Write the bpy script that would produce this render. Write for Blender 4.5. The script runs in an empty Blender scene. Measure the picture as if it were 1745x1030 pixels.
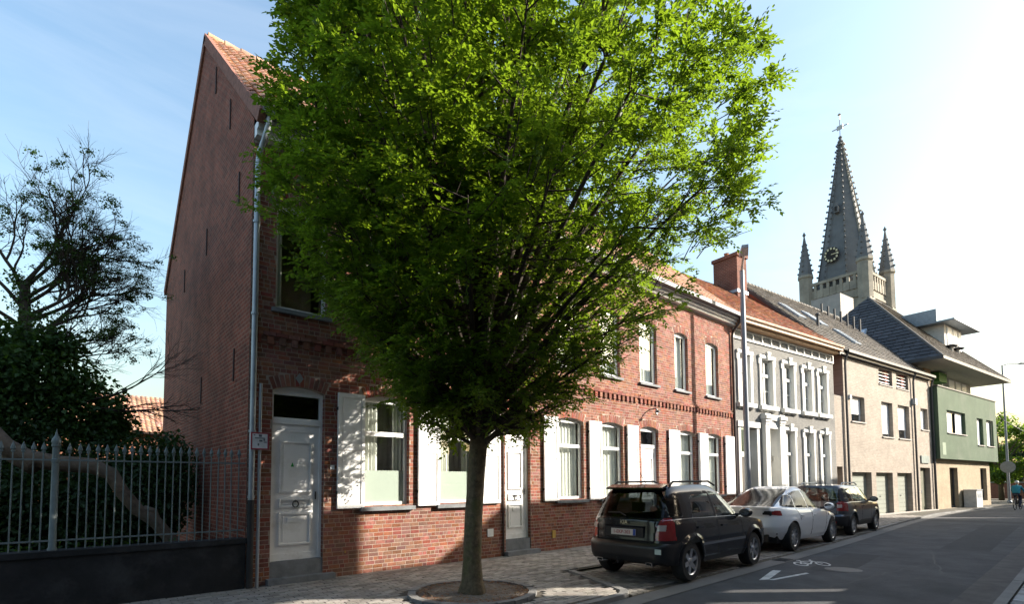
import bpy, bmesh, math, random
import numpy as np
from mathutils import Vector, Matrix
R=math.radians
rnd=random.Random(7); rng=np.random.default_rng(7)
scn=bpy.context.scene
COL=scn.collection
# ------------------------------------------------------------------ camera
cam=bpy.data.cameras.new('camera'); camo=bpy.data.objects.new('camera',cam); COL.objects.link(camo)
yaw,pitch,roll=R(49.0855),R(3.0717),R(0.31135)
fw=Vector((math.cos(yaw)*math.cos(pitch),math.sin(yaw)*math.cos(pitch),math.sin(pitch)))
rt=Vector((math.sin(yaw),-math.cos(yaw),0)); up=rt.cross(fw)
c_,s_=math.cos(roll),math.sin(roll)
RX=rt*c_-up*s_; UP=rt*s_+up*c_
camo.matrix_world=Matrix(((RX.x,UP.x,-fw.x,-2.439),(RX.y,UP.y,-fw.y,-9.583),(RX.z,UP.z,-fw.z,1.70),(0,0,0,1)))
cam.sensor_fit='HORIZONTAL'; cam.sensor_width=36; cam.lens=36*900/1745
cam.shift_y=(776.52-515)/1745; cam.shift_x=0
cam.clip_start=.05; cam.clip_end=3000
scn.camera=camo
# ------------------------------------------------------------------ sky, sun, exposure
SUN_AZ=R(-39.7); SUN_EL=R(25)
sdir=Vector((math.cos(SUN_AZ)*math.cos(SUN_EL),math.sin(SUN_AZ)*math.cos(SUN_EL),math.sin(SUN_EL)))
wd=bpy.data.worlds.new('World'); scn.world=wd; wd.use_nodes=True
nt=wd.node_tree; bg=nt.nodes['Background']
sky=nt.nodes.new('ShaderNodeTexSky'); sky.sky_type='NISHITA'; sky.sun_disc=False
sky.sun_elevation=SUN_EL; sky.sun_rotation=R(90)-SUN_AZ
sky.air_density=1.8; sky.dust_density=3.3; sky.ozone_density=3.6; sky.altitude=20
tcw=nt.nodes.new('ShaderNodeTexCoord'); mpw=nt.nodes.new('ShaderNodeMapping'); mpw.inputs['Scale'].default_value=(1.2,2.6,6); mpw.inputs['Rotation'].default_value=(0,.2,.5); nzw=nt.nodes.new('ShaderNodeTexNoise'); nzw.inputs['Scale'].default_value=1.6; nzw.inputs['Detail'].default_value=7; nzw.inputs['Roughness'].default_value=.6; nzw.inputs['Distortion'].default_value=.6
rpw=nt.nodes.new('ShaderNodeMapRange'); rpw.inputs['From Min'].default_value=.46; rpw.inputs['From Max'].default_value=.80; rpw.inputs['To Max'].default_value=.13
mxw=nt.nodes.new('ShaderNodeMixRGB'); mxw.inputs[2].default_value=(4.6,4.7,4.9,1)
nt.links.new(tcw.outputs['Generated'],mpw.inputs[0]); nt.links.new(mpw.outputs[0],nzw.inputs['Vector']); nt.links.new(nzw.outputs['Fac'],rpw.inputs['Value']); nt.links.new(rpw.outputs[0],mxw.inputs[0]); nt.links.new(sky.outputs[0],mxw.inputs[1])
nt.links.new(mxw.outputs[0],bg.inputs[0]); bg.inputs[1].default_value=.117
sun=bpy.data.lights.new('sun','SUN'); sun.energy=5.0; sun.angle=R(.5); sun.color=(1,.915,.80)
suno=bpy.data.objects.new('sun',sun); COL.objects.link(suno); suno.rotation_euler=sdir.to_track_quat('Z','Y').to_euler()
suno.location=(60,-60,60)
scn.view_settings.view_transform='Standard'; scn.view_settings.look='None'; scn.view_settings.exposure=1.5; scn.view_settings.gamma=1
scn.view_settings.use_curve_mapping=False
scn.render.engine='CYCLES'
cy=scn.cycles; cy.use_denoising=True; cy.max_bounces=8; cy.diffuse_bounces=3; cy.glossy_bounces=3; cy.transparent_max_bounces=16; cy.transmission_bounces=6
cy.sample_clamp_indirect=6; cy.caustics_refractive=False
# ------------------------------------------------------------------ materials
MATS={}
def srgb(r,g,b):
    f=lambda c:(c/255/12.92 if c/255<=.04045 else ((c/255+.055)/1.055)**2.4)
    return (f(r),f(g),f(b))
def M(name,col,rough=.7,var=.18,scale=6,bump=.15,bscale=40,metal=0,spec=.4,col2=None,rand=0,coat=0,dirt=None,dscale=1.5):
    if name in MATS: return MATS[name]
    m=bpy.data.materials.new(name); MATS[name]=m; m.use_nodes=True
    t=m.node_tree; N=t.nodes; L=t.links; b=N['Principled BSDF']
    tc=N.new('ShaderNodeTexCoord'); geo=N.new('ShaderNodeNewGeometry')
    nz=N.new('ShaderNodeTexNoise'); nz.inputs['Scale'].default_value=scale; nz.inputs['Detail'].default_value=6; nz.inputs['Roughness'].default_value=.65
    L.new(geo.outputs['Position'] if name.startswith('w_') else tc.outputs['Object'],nz.inputs['Vector'])
    rp=N.new('ShaderNodeValToRGB'); rp.color_ramp.elements[0].position=.3; rp.color_ramp.elements[1].position=.7
    c1=tuple(max(0,c*(1-var)) for c in col); c2=col2 if col2 else tuple(min(1,c*(1+var)) for c in col)
    rp.color_ramp.elements[0].color=(*c1,1); rp.color_ramp.elements[1].color=(*c2,1)
    L.new(nz.outputs['Fac'],rp.inputs['Fac']); out=rp.outputs['Color']
    if dirt:
        n2=N.new('ShaderNodeTexNoise'); n2.inputs['Scale'].default_value=dscale; n2.inputs['Detail'].default_value=8; n2.inputs['Roughness'].default_value=.7
        L.new(geo.outputs['Position'],n2.inputs['Vector'])
        r2=N.new('ShaderNodeValToRGB'); r2.color_ramp.elements[0].position=.5; r2.color_ramp.elements[1].position=.72
        L.new(n2.outputs['Fac'],r2.inputs['Fac'])
        mx=N.new('ShaderNodeMixRGB'); mx.inputs['Color2'].default_value=(*dirt,1); L.new(r2.outputs['Color'],mx.inputs['Fac']); L.new(out,mx.inputs['Color1']); out=mx.outputs['Color']
    if rand:
        oi=N.new('ShaderNodeObjectInfo'); ad=N.new('ShaderNodeMath'); ad.operation='ADD'; L.new(geo.outputs['Random Per Island'],ad.inputs[0]); L.new(oi.outputs['Random'],ad.inputs[1])
        fr=N.new('ShaderNodeMath'); fr.operation='FRACT'; L.new(ad.outputs[0],fr.inputs[0])
        wn=N.new('ShaderNodeTexWhiteNoise'); wn.noise_dimensions='1D'; L.new(fr.outputs[0],wn.inputs['W'])
        hs=N.new('ShaderNodeHueSaturation')
        sp=N.new('ShaderNodeSeparateColor'); L.new(wn.outputs['Color'],sp.inputs[0])
        def mr(sock,a,bb):
            q=N.new('ShaderNodeMapRange'); q.inputs['To Min'].default_value=a; q.inputs['To Max'].default_value=bb; L.new(sock,q.inputs['Value']); return q.outputs[0]
        L.new(mr(sp.outputs[0],.5-.03*rand,.5+.03*rand),hs.inputs['Hue']); L.new(mr(sp.outputs[1],1-.35*rand,1+.15*rand),hs.inputs['Saturation']); L.new(mr(sp.outputs[2],1-.5*rand,1+.45*rand),hs.inputs['Value'])
        L.new(out,hs.inputs['Color']); out=hs.outputs[0]
    L.new(out,b.inputs['Base Color'])
    b.inputs['Roughness'].default_value=rough; b.inputs['Metallic'].default_value=metal; b.inputs['Specular IOR Level'].default_value=spec
    if coat: b.inputs['Coat Weight'].default_value=coat; b.inputs['Coat Roughness'].default_value=.03
    if bump:
        n3=N.new('ShaderNodeTexNoise'); n3.inputs['Scale'].default_value=bscale; n3.inputs['Detail'].default_value=4
        L.new(geo.outputs['Position'],n3.inputs['Vector'])
        bp=N.new('ShaderNodeBump'); bp.inputs['Strength'].default_value=bump; bp.inputs['Distance'].default_value=.02; L.new(n3.outputs['Fac'],bp.inputs['Height']); L.new(bp.outputs[0],b.inputs['Normal'])
    return m
def brickmat(name,c1,c2,mortar,bw=.21,bh=.075,ms=.012,axis='xz',bump=.5,off=.5,var=.35):
    if name in MATS: return MATS[name]
    m=bpy.data.materials.new(name); MATS[name]=m; m.use_nodes=True
    t=m.node_tree; N=t.nodes; L=t.links; b=N['Principled BSDF']
    tc=N.new('ShaderNodeTexCoord'); sx=N.new('ShaderNodeSeparateXYZ'); cb=N.new('ShaderNodeCombineXYZ')
    L.new(tc.outputs['Object'],sx.inputs[0])
    for i,a in enumerate(axis): L.new(sx.outputs['xyz'.index(a)],cb.inputs[i])
    br=N.new('ShaderNodeTexBrick'); L.new(cb.outputs[0],br.inputs['Vector'])
    br.inputs['Scale'].default_value=1; br.inputs['Brick Width'].default_value=bw; br.inputs['Row Height'].default_value=bh; br.inputs['Mortar Size'].default_value=ms; br.inputs['Mortar Smooth'].default_value=.2; br.offset=off
    br.inputs['Color1'].default_value=(*c1,1); br.inputs['Color2'].default_value=(*c2,1); br.inputs['Mortar'].default_value=(*mortar,1); br.inputs['Bias'].default_value=-.1
    nz=N.new('ShaderNodeTexNoise'); nz.inputs['Scale'].default_value=1.3; nz.inputs['Detail'].default_value=8; nz.inputs['Roughness'].default_value=.7; L.new(tc.outputs['Object'],nz.inputs['Vector'])
    hs=N.new('ShaderNodeHueSaturation'); mr=N.new('ShaderNodeMapRange'); mr.inputs['From Min'].default_value=.3; mr.inputs['From Max'].default_value=.7; mr.inputs['To Min'].default_value=1-var; mr.inputs['To Max'].default_value=1+var; L.new(nz.outputs['Fac'],mr.inputs['Value']); L.new(mr.outputs[0],hs.inputs['Value']); L.new(br.outputs['Color'],hs.inputs['Color'])
    L.new(hs.outputs[0],b.inputs['Base Color']); b.inputs['Roughness'].default_value=.85; b.inputs['Specular IOR Level'].default_value=.2
    bp=N.new('ShaderNodeBump'); bp.inputs['Strength'].default_value=bump; bp.inputs['Distance'].default_value=.02; bp.invert=True
    L.new(br.outputs['Fac'],bp.inputs['Height']); L.new(bp.outputs[0],b.inputs['Normal'])
    return m
def glassmat(name,tint=(.9,.95,.93),ior=1.5,boost=1.0,rough=0.0,bend=0):
    if name in MATS: return MATS[name]
    m=bpy.data.materials.new(name); MATS[name]=m; m.use_nodes=True
    t=m.node_tree; N=t.nodes; L=t.links; N.remove(N['Principled BSDF']); o=N['Material Output']
    tr=N.new('ShaderNodeBsdfTransparent'); tr.inputs[0].default_value=(*tint,1)
    gl=N.new('ShaderNodeBsdfGlossy'); gl.inputs['Roughness'].default_value=rough; gl.inputs['Color'].default_value=(.95,.97,1,1)
    fr=N.new('ShaderNodeFresnel'); gq=N.new('ShaderNodeNewGeometry'); mr_=N.new('ShaderNodeMapRange'); mr_.inputs['To Min'].default_value=ior; mr_.inputs['To Max'].default_value=1/ior; L.new(gq.outputs['Backfacing'],mr_.inputs['Value']); L.new(mr_.outputs[0],fr.inputs['IOR'])
    if bend:
        nz=N.new('ShaderNodeTexNoise'); nz.inputs['Scale'].default_value=1.6; geo=N.new('ShaderNodeNewGeometry'); L.new(geo.outputs['Position'],nz.inputs['Vector'])
        bp=N.new('ShaderNodeBump'); bp.inputs['Strength'].default_value=bend; bp.inputs['Distance'].default_value=.05; L.new(nz.outputs['Fac'],bp.inputs['Height']); L.new(bp.outputs[0],gl.inputs['Normal'])
    ml=N.new('ShaderNodeMath'); ml.operation='MULTIPLY'; ml.use_clamp=True; ml.inputs[1].default_value=boost; L.new(fr.outputs[0],ml.inputs[0])
    mx=N.new('ShaderNodeMixShader'); L.new(ml.outputs[0],mx.inputs[0]); L.new(tr.outputs[0],mx.inputs[1]); L.new(gl.outputs[0],mx.inputs[2]); L.new(mx.outputs[0],o.inputs[0])
    return m
def leafmat(name,col,col2,trans,tw=.45,rand=1.0,spec=.25):
    m=bpy.data.materials.new(name); MATS[name]=m; m.use_nodes=True
    t=m.node_tree; N=t.nodes; L=t.links; b=N['Principled BSDF']; o=N['Material Output']
    geo=N.new('ShaderNodeNewGeometry'); mx=N.new('ShaderNodeMixRGB'); L.new(geo.outputs['Random Per Island'],mx.inputs[0]); mx.inputs[1].default_value=(*col,1); mx.inputs[2].default_value=(*col2,1)
    L.new(mx.outputs[0],b.inputs['Base Color']); b.inputs['Roughness'].default_value=.5; b.inputs['Specular IOR Level'].default_value=spec
    tl=N.new('ShaderNodeBsdfTranslucent'); tl.inputs[0].default_value=(*trans,1)
    ms=N.new('ShaderNodeMixShader'); ms.inputs[0].default_value=tw; L.new(b.outputs[0],ms.inputs[1]); L.new(tl.outputs[0],ms.inputs[2]); L.new(ms.outputs[0],o.inputs[0])
    return m
# ------------------------------------------------------------------ mesh helpers
class MB:
    def __init__(s): s.v=[]; s.f=[]
    def add(s,vs,fs):
        o=len(s.v); s.v+= [tuple(p) for p in vs]; s.f+=[tuple(i+o for i in f) for f in fs]; return s
    def box(s,x0,x1,y0,y1,z0,z1):
        return s.add([(x0,y0,z0),(x1,y0,z0),(x1,y1,z0),(x0,y1,z0),(x0,y0,z1),(x1,y0,z1),(x1,y1,z1),(x0,y1,z1)],[(0,3,2,1),(4,5,6,7),(0,1,5,4),(1,2,6,5),(2,3,7,6),(3,0,4,7)])
    def quad(s,a,b,c,d): return s.add([a,b,c,d],[(0,1,2,3)])
    def poly(s,pts): return s.add(pts,[tuple(range(len(pts)))])
    def prism(s,pts,d):   # polygon pts extruded by vector d
        n=len(pts); d=Vector(d); q=[tuple(Vector(p)+d) for p in pts]
        return s.add(list(pts)+q,[tuple(range(n))[::-1],tuple(range(n,2*n))]+[(i,(i+1)%n,n+(i+1)%n,n+i) for i in range(n)])
    def tube(s,path,rad,n=8,cap=True):
        P=[Vector(p) for p in path]; 
        if not hasattr(rad,'__len__'): rad=[rad]*len(P)
        vs=[]; prev=None
        for i,p in enumerate(P):
            d=(P[min(i+1,len(P)-1)]-P[max(i-1,0)]); d.normalize()
            if prev is None:
                a=Vector((0,0,1)) if abs(d.z)<.9 else Vector((1,0,0)); u=d.cross(a).normalized()
            else:
                u=(prev-d*prev.dot(d)); u=u.normalized() if u.length>1e-6 else d.orthogonal().normalized()
            prev=u; w=d.cross(u)
            for k in range(n):
                a=2*math.pi*k/n; vs.append(p+(u*math.cos(a)+w*math.sin(a))*rad[i])
        fs=[(i*n+k,i*n+(k+1)%n,(i+1)*n+(k+1)%n,(i+1)*n+k) for i in range(len(P)-1) for k in range(n)]
        if cap: fs+=[tuple(range(n))[::-1],tuple(range((len(P)-1)*n,len(P)*n))]
        return s.add(vs,fs)
    def lathe(s,prof,n=16,ax='z',c=(0,0,0)):
        vs=[]
        for r,h in prof:
            for k in range(n):
                a=2*math.pi*k/n; x,y=r*math.cos(a),r*math.sin(a)
                p=(x,y,h) if ax=='z' else ((x,h,y) if ax=='y' else (h,x,y))
                vs.append((p[0]+c[0],p[1]+c[1],p[2]+c[2]))
        m=len(prof); fs=[(i*n+k,i*n+(k+1)%n,(i+1)*n+(k+1)%n,(i+1)*n+k) for i in range(m-1) for k in range(n)]
        return s.add(vs,fs)
    def mesh(s,name):
        me=bpy.data.meshes.new(name); me.from_pydata(s.v,[],s.f); me.update(); return me
def link(name,me,mat=None,parent=None,loc=(0,0,0),rz=0,smooth=False,**props):
    o=bpy.data.objects.new(name,me); COL.objects.link(o)
    if parent: o.parent=parent
    o.location=loc; o.rotation_euler=(0,0,rz)
    if mat is not None and me is not None and not me.materials: me.materials.append(mat)
    if smooth and me is not None:
        me.polygons.foreach_set('use_smooth',[True]*len(me.polygons))
        if smooth!=True: me.set_sharp_from_angle(angle=R(smooth))
    for k,v in props.items(): o[k]=v
    return o
def obj(name,mb,mat,parent=None,**k): return link(name,mb.mesh(name),mat,parent,**k)
def fixn(o):
    bm=bmesh.new(); bm.from_mesh(o.data); bmesh.ops.recalc_face_normals(bm,faces=bm.faces); bm.to_mesh(o.data); bm.free(); return o
def thing(name,label,cat,loc=(0,0,0),rz=0,group=None):
    o=link(name,None,None,None,loc,rz); o['label']=label; o['category']=cat
    if group: o['group']=group
    return o
def np_mesh(name,V,F):
    me=bpy.data.meshes.new(name); V=np.asarray(V,np.float32); F=np.asarray(F,np.int32); k=F.shape[1]
    me.vertices.add(len(V)); me.vertices.foreach_set('co',V.ravel())
    me.loops.add(F.size); me.loops.foreach_set('vertex_index',F.ravel())
    me.polygons.add(len(F)); me.polygons.foreach_set('loop_start',np.arange(0,F.size,k,dtype=np.int32)); 
    me.polygons.foreach_set('use_smooth',np.zeros(len(F),bool)); me.update(calc_edges=True); me.validate(); return me
BOXV=np.array([(0,0,0),(1,0,0),(1,1,0),(0,1,0),(0,0,1),(1,0,1),(1,1,1),(0,1,1)],float)
BOXF=np.array([(0,3,2,1),(4,5,6,7),(0,1,5,4),(1,2,6,5),(2,3,7,6),(3,0,4,7)])
def boxes_mesh(name,B,drop=()):   # B rows x0,x1,y0,y1,z0,z1
    B=np.asarray(B,float); n=len(B)
    lo=B[:,[0,2,4]]; hi=B[:,[1,3,5]]
    V=lo[:,None,:]+BOXV[None]*(hi-lo)[:,None,:]
    F=np.array([f for i,f in enumerate(BOXF) if i not in drop])
    FF=(np.arange(n)[:,None,None]*8+F[None]).reshape(-1,4)
    return np_mesh(name,V.reshape(-1,3),FF)
UNIT={}
def unit_box(mat,drop=()):
    k=(mat.name,drop)
    if k not in UNIT:
        me=bpy.data.meshes.new('unit_piece'); me.from_pydata([tuple(p-.5) for p in BOXV],[],[tuple(f) for i,f in enumerate(BOXF) if i not in drop]); me.materials.append(mat); me.update(); UNIT[k]=me
    return UNIT[k]
def piece(name,b,mat,parent,rot=None,drop=()):
    o=bpy.data.objects.new(name,unit_box(mat,drop)); COL.objects.link(o); o.parent=parent
    o.location=((b[0]+b[1])/2,(b[2]+b[3])/2,(b[4]+b[5])/2); o.scale=(b[1]-b[0],b[3]-b[2],b[5]-b[4])
    if rot: o.rotation_euler=rot
    return o
# wall sheet with openings: (xa,xb,za,zb,rise); faces -y at y, reveals go back to y+dep
def top_at(o,x):
    xa,xb,za,zb,r=o[:5]
    if not r: return zb
    h=(xb-xa)/2; Rr=(h*h+r*r)/(2*r); cz=zb+r-Rr
    return cz+math.sqrt(max(Rr*Rr-(x-(xa+h))**2,0))
def wall_mb(x0,x1,z0,z1,y,dep,ops,arcn=8):
    mb=MB(); xs={x0,x1}
    for o in ops:
        n=arcn if o[4] else 1
        for k in range(n+1): xs.add(round(o[0]+(o[1]-o[0])*k/n,5))
    xs=sorted(xs)
    for a,b in zip(xs,xs[1:]):
        mid=(a+b)/2; cov=sorted([o for o in ops if o[0]<mid<o[1]],key=lambda o:o[2])
        la=lb=z0
        for o in cov:
            if o[2]>la+1e-4: mb.quad((a,y,la),(b,y,lb),(b,y,o[2]),(a,y,o[2]))
            la,lb=top_at(o,a),top_at(o,b)
        mb.quad((a,y,la),(b,y,lb),(b,y,z1),(a,y,z1))
    for o in ops:
        xa,xb,za,zb,r=o[:5]; Y=y+dep
        mb.quad((xa,y,za),(xa,Y,za),(xa,Y,zb),(xa,y,zb)); mb.quad((xb,y,za),(xb,y,zb),(xb,Y,zb),(xb,Y,za))
        mb.quad((xa,y,za),(xb,y,za),(xb,Y,za),(xa,Y,za))
        n=arcn if r else 1
        for k in range(n):
            p,q=xa+(xb-xa)*k/n,xa+(xb-xa)*(k+1)/n
            mb.quad((p,y,top_at(o,p)),(p,Y,top_at(o,p)),(q,Y,top_at(o,q)),(q,y,top_at(o,q)))
    return mb
# ------------------------------------------------------------------ shared materials
asphalt=M('w_asphalt',(.062,.063,.067),rough=.85,var=.35,scale=1.4,bump=.5,bscale=190,dirt=(.036,.037,.041),dscale=.45)
m_ground=M('w_ground_earth',(.09,.08,.06),rough=.95,scale=.4)
m_joint=M('w_joint_sand',(.07,.06,.047),rough=.95,scale=9,var=.4,dirt=(.05,.06,.025),dscale=2)
m_paver=M('w_paver',(.27,.245,.215),rough=.85,var=.2,scale=5,bump=.3,bscale=90,rand=.6,dirt=(.17,.15,.13),dscale=1.2)
m_cob=M('w_cobble',(.18,.168,.15),rough=.8,var=.25,scale=6,bump=.4,bscale=60,rand=.7,dirt=(.07,.065,.055),dscale=1.5)
m_sett=M('w_sett',(.30,.31,.32),rough=.75,var=.2,scale=7,bump=.35,bscale=70,rand=.7)
m_gut=M('w_gutter_concrete',(.17,.162,.152),rough=.85,var=.2,scale=2,bump=.3,bscale=80,dirt=(.09,.085,.08),dscale=1)
m_kerb=M('w_kerb_stone',(.17,.168,.162),rough=.8,var=.2,scale=3,bump=.3,bscale=60,rand=.4)
m_brick=M('w_red_brick',(.228,.086,.056),rough=.88,var=.34,scale=14,bump=.5,bscale=110,spec=.2,rand=.6,dirt=(.15,.07,.055),dscale=.55)
m_mortar=M('w_mortar',(.36,.30,.245),rough=.95,var=.25,scale=5,bump=.4,bscale=90,dirt=(.32,.27,.22),dscale=.8)
m_gable=brickmat('gable_brick',(.255,.066,.038),(.13,.038,.025),(.27,.165,.115),bw=.2,bh=.077,ms=.010,axis='yzx',var=.4,bump=.9)
m_white=M('w_white_paint',(.80,.80,.79),rough=.38,var=.04,scale=3,bump=.06,bscale=18,spec=.5,dirt=(.62,.61,.57),dscale=2.6)
m_frame=M('w_window_frame_white',(.78,.78,.77),rough=.3,var=.03,bump=0)
m_stone=M('w_blue_stone',(.17,.18,.19),rough=.75,var=.2,scale=5,bump=.2,dirt=(.11,.115,.12),dscale=3)
m_gutr=M('w_old_zinc_gutter',(.13,.135,.14),rough=.6,var=.2,bump=.05)
m_zinc=M('w_zinc',(.34,.37,.40),rough=.45,var=.15,scale=4,metal=.6,bump=.05)
m_iron=M('w_black_iron',(.025,.024,.024),rough=.6,var=.3,bump=.1)
m_brown=M('w_brown_pipe',(.055,.038,.032),rough=.5,var=.2,bump=.05)
m_tile=M('w_clay_tile',(.38,.20,.125),rough=.85,var=.25,scale=6,bump=.35,bscale=70,rand=.5,dirt=(.20,.125,.085),dscale=.8)
m_under=M('w_roof_felt',(.05,.035,.03),rough=.95)
m_dark=M('w_dark_interior',(.03,.028,.026),rough=.95,bump=0)
m_room=M('w_room_wall',(.22,.20,.17),rough=.95,bump=0)
m_curt=M('w_curtain',(.74,.74,.69),rough=.9,var=.06,scale=2,bump=0)
m_film=M('w_frosted_film',(.40,.44,.39),rough=.55,var=.03,bump=0)
g_win=glassmat('window_glass',(.96,.98,.97),1.52,1.1,bend=.04)
m_wood=M('w_cream_wood',(.62,.56,.46),rough=.5,var=.08,bump=.05)
# ------------------------------------------------------------------ ground
SETT=dict(kind='structure')
obj('ground',MB().quad((-900,-900,-.2),(1500,-900,-.2),(1500,900,-.2),(-900,900,-.2)),m_ground,**SETT)
LE=[(-60,-7.6),(-12,-5.65),(4.15,-4.94),(14.7,-4.47),(25,-3.78),(33,-3.5),(43,-4.3),(55,-5.8),(75,-8.6),(140,-19)]
RE=[(-60,-10.1),(-12,-8.30),(4.15,-7.95),(14.7,-7.73),(25,-7.45),(33,-7.3),(43,-8.1),(55,-9.7),(75,-12.6),(140,-23)]
def strip(name,A,B,z,mat,**k):
    mb=MB()
    for i in range(len(A)-1): mb.quad((*B[i],z),(*B[i+1],z),(*A[i+1],z),(*A[i],z))
    return obj(name,mb,mat,**k)
sh=lambda P,d:[(x,y+d) for x,y in P]
strip('road',LE,RE,-.06,asphalt,**SETT)
gl=strip('gutter',sh(LE,.36),LE,-.052,m_gut,**SETT)
gr=strip('opposite_gutter',RE,sh(RE,-.46),-.052,M('w_opp_gutter',(.085,.078,.074),rough=.9,var=.3,scale=3,bump=.4,bscale=40),**SETT)
# drainage lines of the gutters: thin joints between cast slabs
jb=[]
for side in (0,1):
    P=LE if side==0 else RE
    for i in range(1,6):
        (xa,ya),(xb,yb)=P[i],P[i+1]; n=int((xb-xa)/.5)
        for k in range(n):
            t=k/n; x=xa+(xb-xa)*t; y=ya+(yb-ya)*t
            y0,y1=(y+.01,y+.35) if side==0 else (y-.45,y-.01)
            if xa<26: jb.append((x,x+.49,y0,y1,-.056,-.046))
0 and link('slab_field',boxes_mesh('slab_field',jb,(0,)),m_gut,gl,kind='stuff')
def inview(x,y,z=0):
    d=Vector((x+2.439,y+9.583,z-1.7)); q=d.dot(fw)
    if q<.3: return None
    u=872.5+900*d.dot(RX)/q; v=776.5-900*d.dot(UP)/q
    return (u,v,q) if -10<u<1755 and v<1040 else None
def lay(parent,name,cells,mat,nmax,ztop,th,tilt=.004):
    """cells: (x0,x1,y0,y1) ; nearest nmax become pieces, the rest one stuff part"""
    vis=[];rest=[]
    for c in cells:
        q=inview((c[0]+c[1])/2,(c[2]+c[3])/2)
        (vis if q else rest).append((q[2] if q else 99,c))
    vis.sort(key=lambda t:t[0])
    for d,c in vis[:nmax]:
        dz=rnd.uniform(-.003,.003)
        piece(name,(*c,ztop-th+dz,ztop+dz),mat,parent,(rnd.uniform(-tilt,tilt)*2,rnd.uniform(-tilt,tilt)*2,rnd.uniform(-tilt,tilt)*3),(0,))
    B=[(*c,ztop-th,ztop+rnd.uniform(-.003,.003)) for d,c in vis[nmax:]+rest]
    if B: link(name+'_field',boxes_mesh(name+'_field',B,(0,)),mat,parent,kind='stuff')
def ly(P,x): return float(np.interp(x,[p[0] for p in P],[p[1] for p in P]))
# near pavement
FAC=[(-60,0.),(17.1,0.),(17.1+33*math.cos(R(6)),-33*math.sin(R(6))),(56,-2.5),(75,30)]
def bay_y(x):   # street-side edge of the pavement
    if x<4.35: return ly(LE,x)+.50
    if x<5.1: return ly(LE,x)+.50+(x-4.35)/.75*1.75
    if x<18.6: return -2.45
    if x<19.6: return -2.45+(x-18.6)*(ly(LE,19.6)+.5+2.45)
    return ly(LE,x)+.50
xs=[-60,-20,-5,0,4.35,5.1,10,17.1,18.6,19.6,25,33,43,49.9]
facy=lambda x: 0 if x<17.1 else -(x-17.1)*math.tan(R(6))
pav=strip('pavement',[(x,facy(x)) for x in xs],[(x,bay_y(x)) for x in xs],-.014,m_joint,**SETT)
TR=(2.53,-2.9)
cells=[]
pl,pw=.222,.112
for j in range(0,40):
    y1=-.02-j*pw; y0=y1-pw+.013
    x=-4.2+(j%2)*pl/2+rnd.uniform(-.02,.02)
    while x<30:
        xe=x+pl-.013+rnd.uniform(-.006,.003); xm=(x+xe)/2; ym=(y0+y1)/2
        if y0>bay_y(xm)+.02 and y1<facy(xm) and math.hypot(xm-TR[0],ym-TR[1])>1.06 and y0>bay_y(x)+.01 and y0>bay_y(xe)+.01:
            cells.append((x,xe,y0,y1))
        x+=pl
lay(pav,'paver',cells,m_paver,300,0,.05)
# far pavement continues as a plain sheet just above the joints
# parking bay of cobbles
xs2=[4.35,5.1,6,10,14,18.6,19.6]
bay=strip('parking_bay',[(x,bay_y(x)-.0) for x in xs2],[(x,ly(LE,x)+.36) for x in xs2],-.05,m_joint,**SETT)
cells=[]
cw=.15
for j in range(0,18):
    y1=-2.46-j*cw; y0=y1-cw+.014; x=4.3+(j%2)*cw/2
    while x<19.4:
        xe=x+cw-.014+rnd.uniform(-.008,.002)
        if y0>ly(LE,x)+.37 and y1<bay_y(x)-.01 and y1<bay_y(xe)-.01: cells.append((x,xe,y0,y1))
        x+=cw
lay(bay,'cobble',cells,m_cob,200,-.03,.05,.012)
# opposite pavement of small pale setts
op=strip('opposite_pavement',sh(RE,-.46),[(x,-13.5 if x<33 else y-6) for x,y in RE],-.014,m_joint,**SETT)
cells=[]
sw=.14
for j in range(0,16):
    x=3.5+(j%2)*.07
    while x<24:
        w_=rnd.uniform(.13,.2); yt=ly(RE,x)-.62-j*sw
        if abs(yt+9.58)>.0: cells.append((x,x+w_-.016,yt-sw+.014,yt))
        x+=w_
lay(op,'sett',cells,m_sett,220,.01,.05,.02)
ok_=obj('opposite_kerb_edge',MB(),m_kerb,op) if False else None
# kerb stones
kb=link('kerb',MB().box(-60,-12.2,-5.6,-5.45,-.1,-.02).mesh('kerb'),m_kerb,**SETT)
def kerb_run(pts,parent,L=.98,w=.13,zt=.012,zb=-.12):
    for (xa,ya),(xb,yb) in zip(pts,pts[1:]):
        d=math.hypot(xb-xa,yb-ya); n=max(1,round(d/L)); a=math.atan2(yb-ya,xb-xa)
        for k in range(n):
            t=(k+.5)/n; x=xa+(xb-xa)*t; y=ya+(yb-ya)*t; l=d/n-.012
            piece('kerb_stone',(x-l/2,x+l/2,y-w/2,y+w/2,zb,zt+rnd.uniform(-.004,.004)),m_kerb,parent,(0,0,a))
kerb_run([(-12,-5.22),(4.2,-4.505),(4.42,-4.36),(5.02,-2.98),(5.2,-2.5)],kb)
kerb_run([(18.75,-2.6),(19.7,-3.72),(25,-3.36),(33,-3.08),(43,-3.86),(49.9,-4.7)],kb)
kerb_run([(x,y-.53) for x,y in RE[1:7]],kb,zt=.02)
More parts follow.
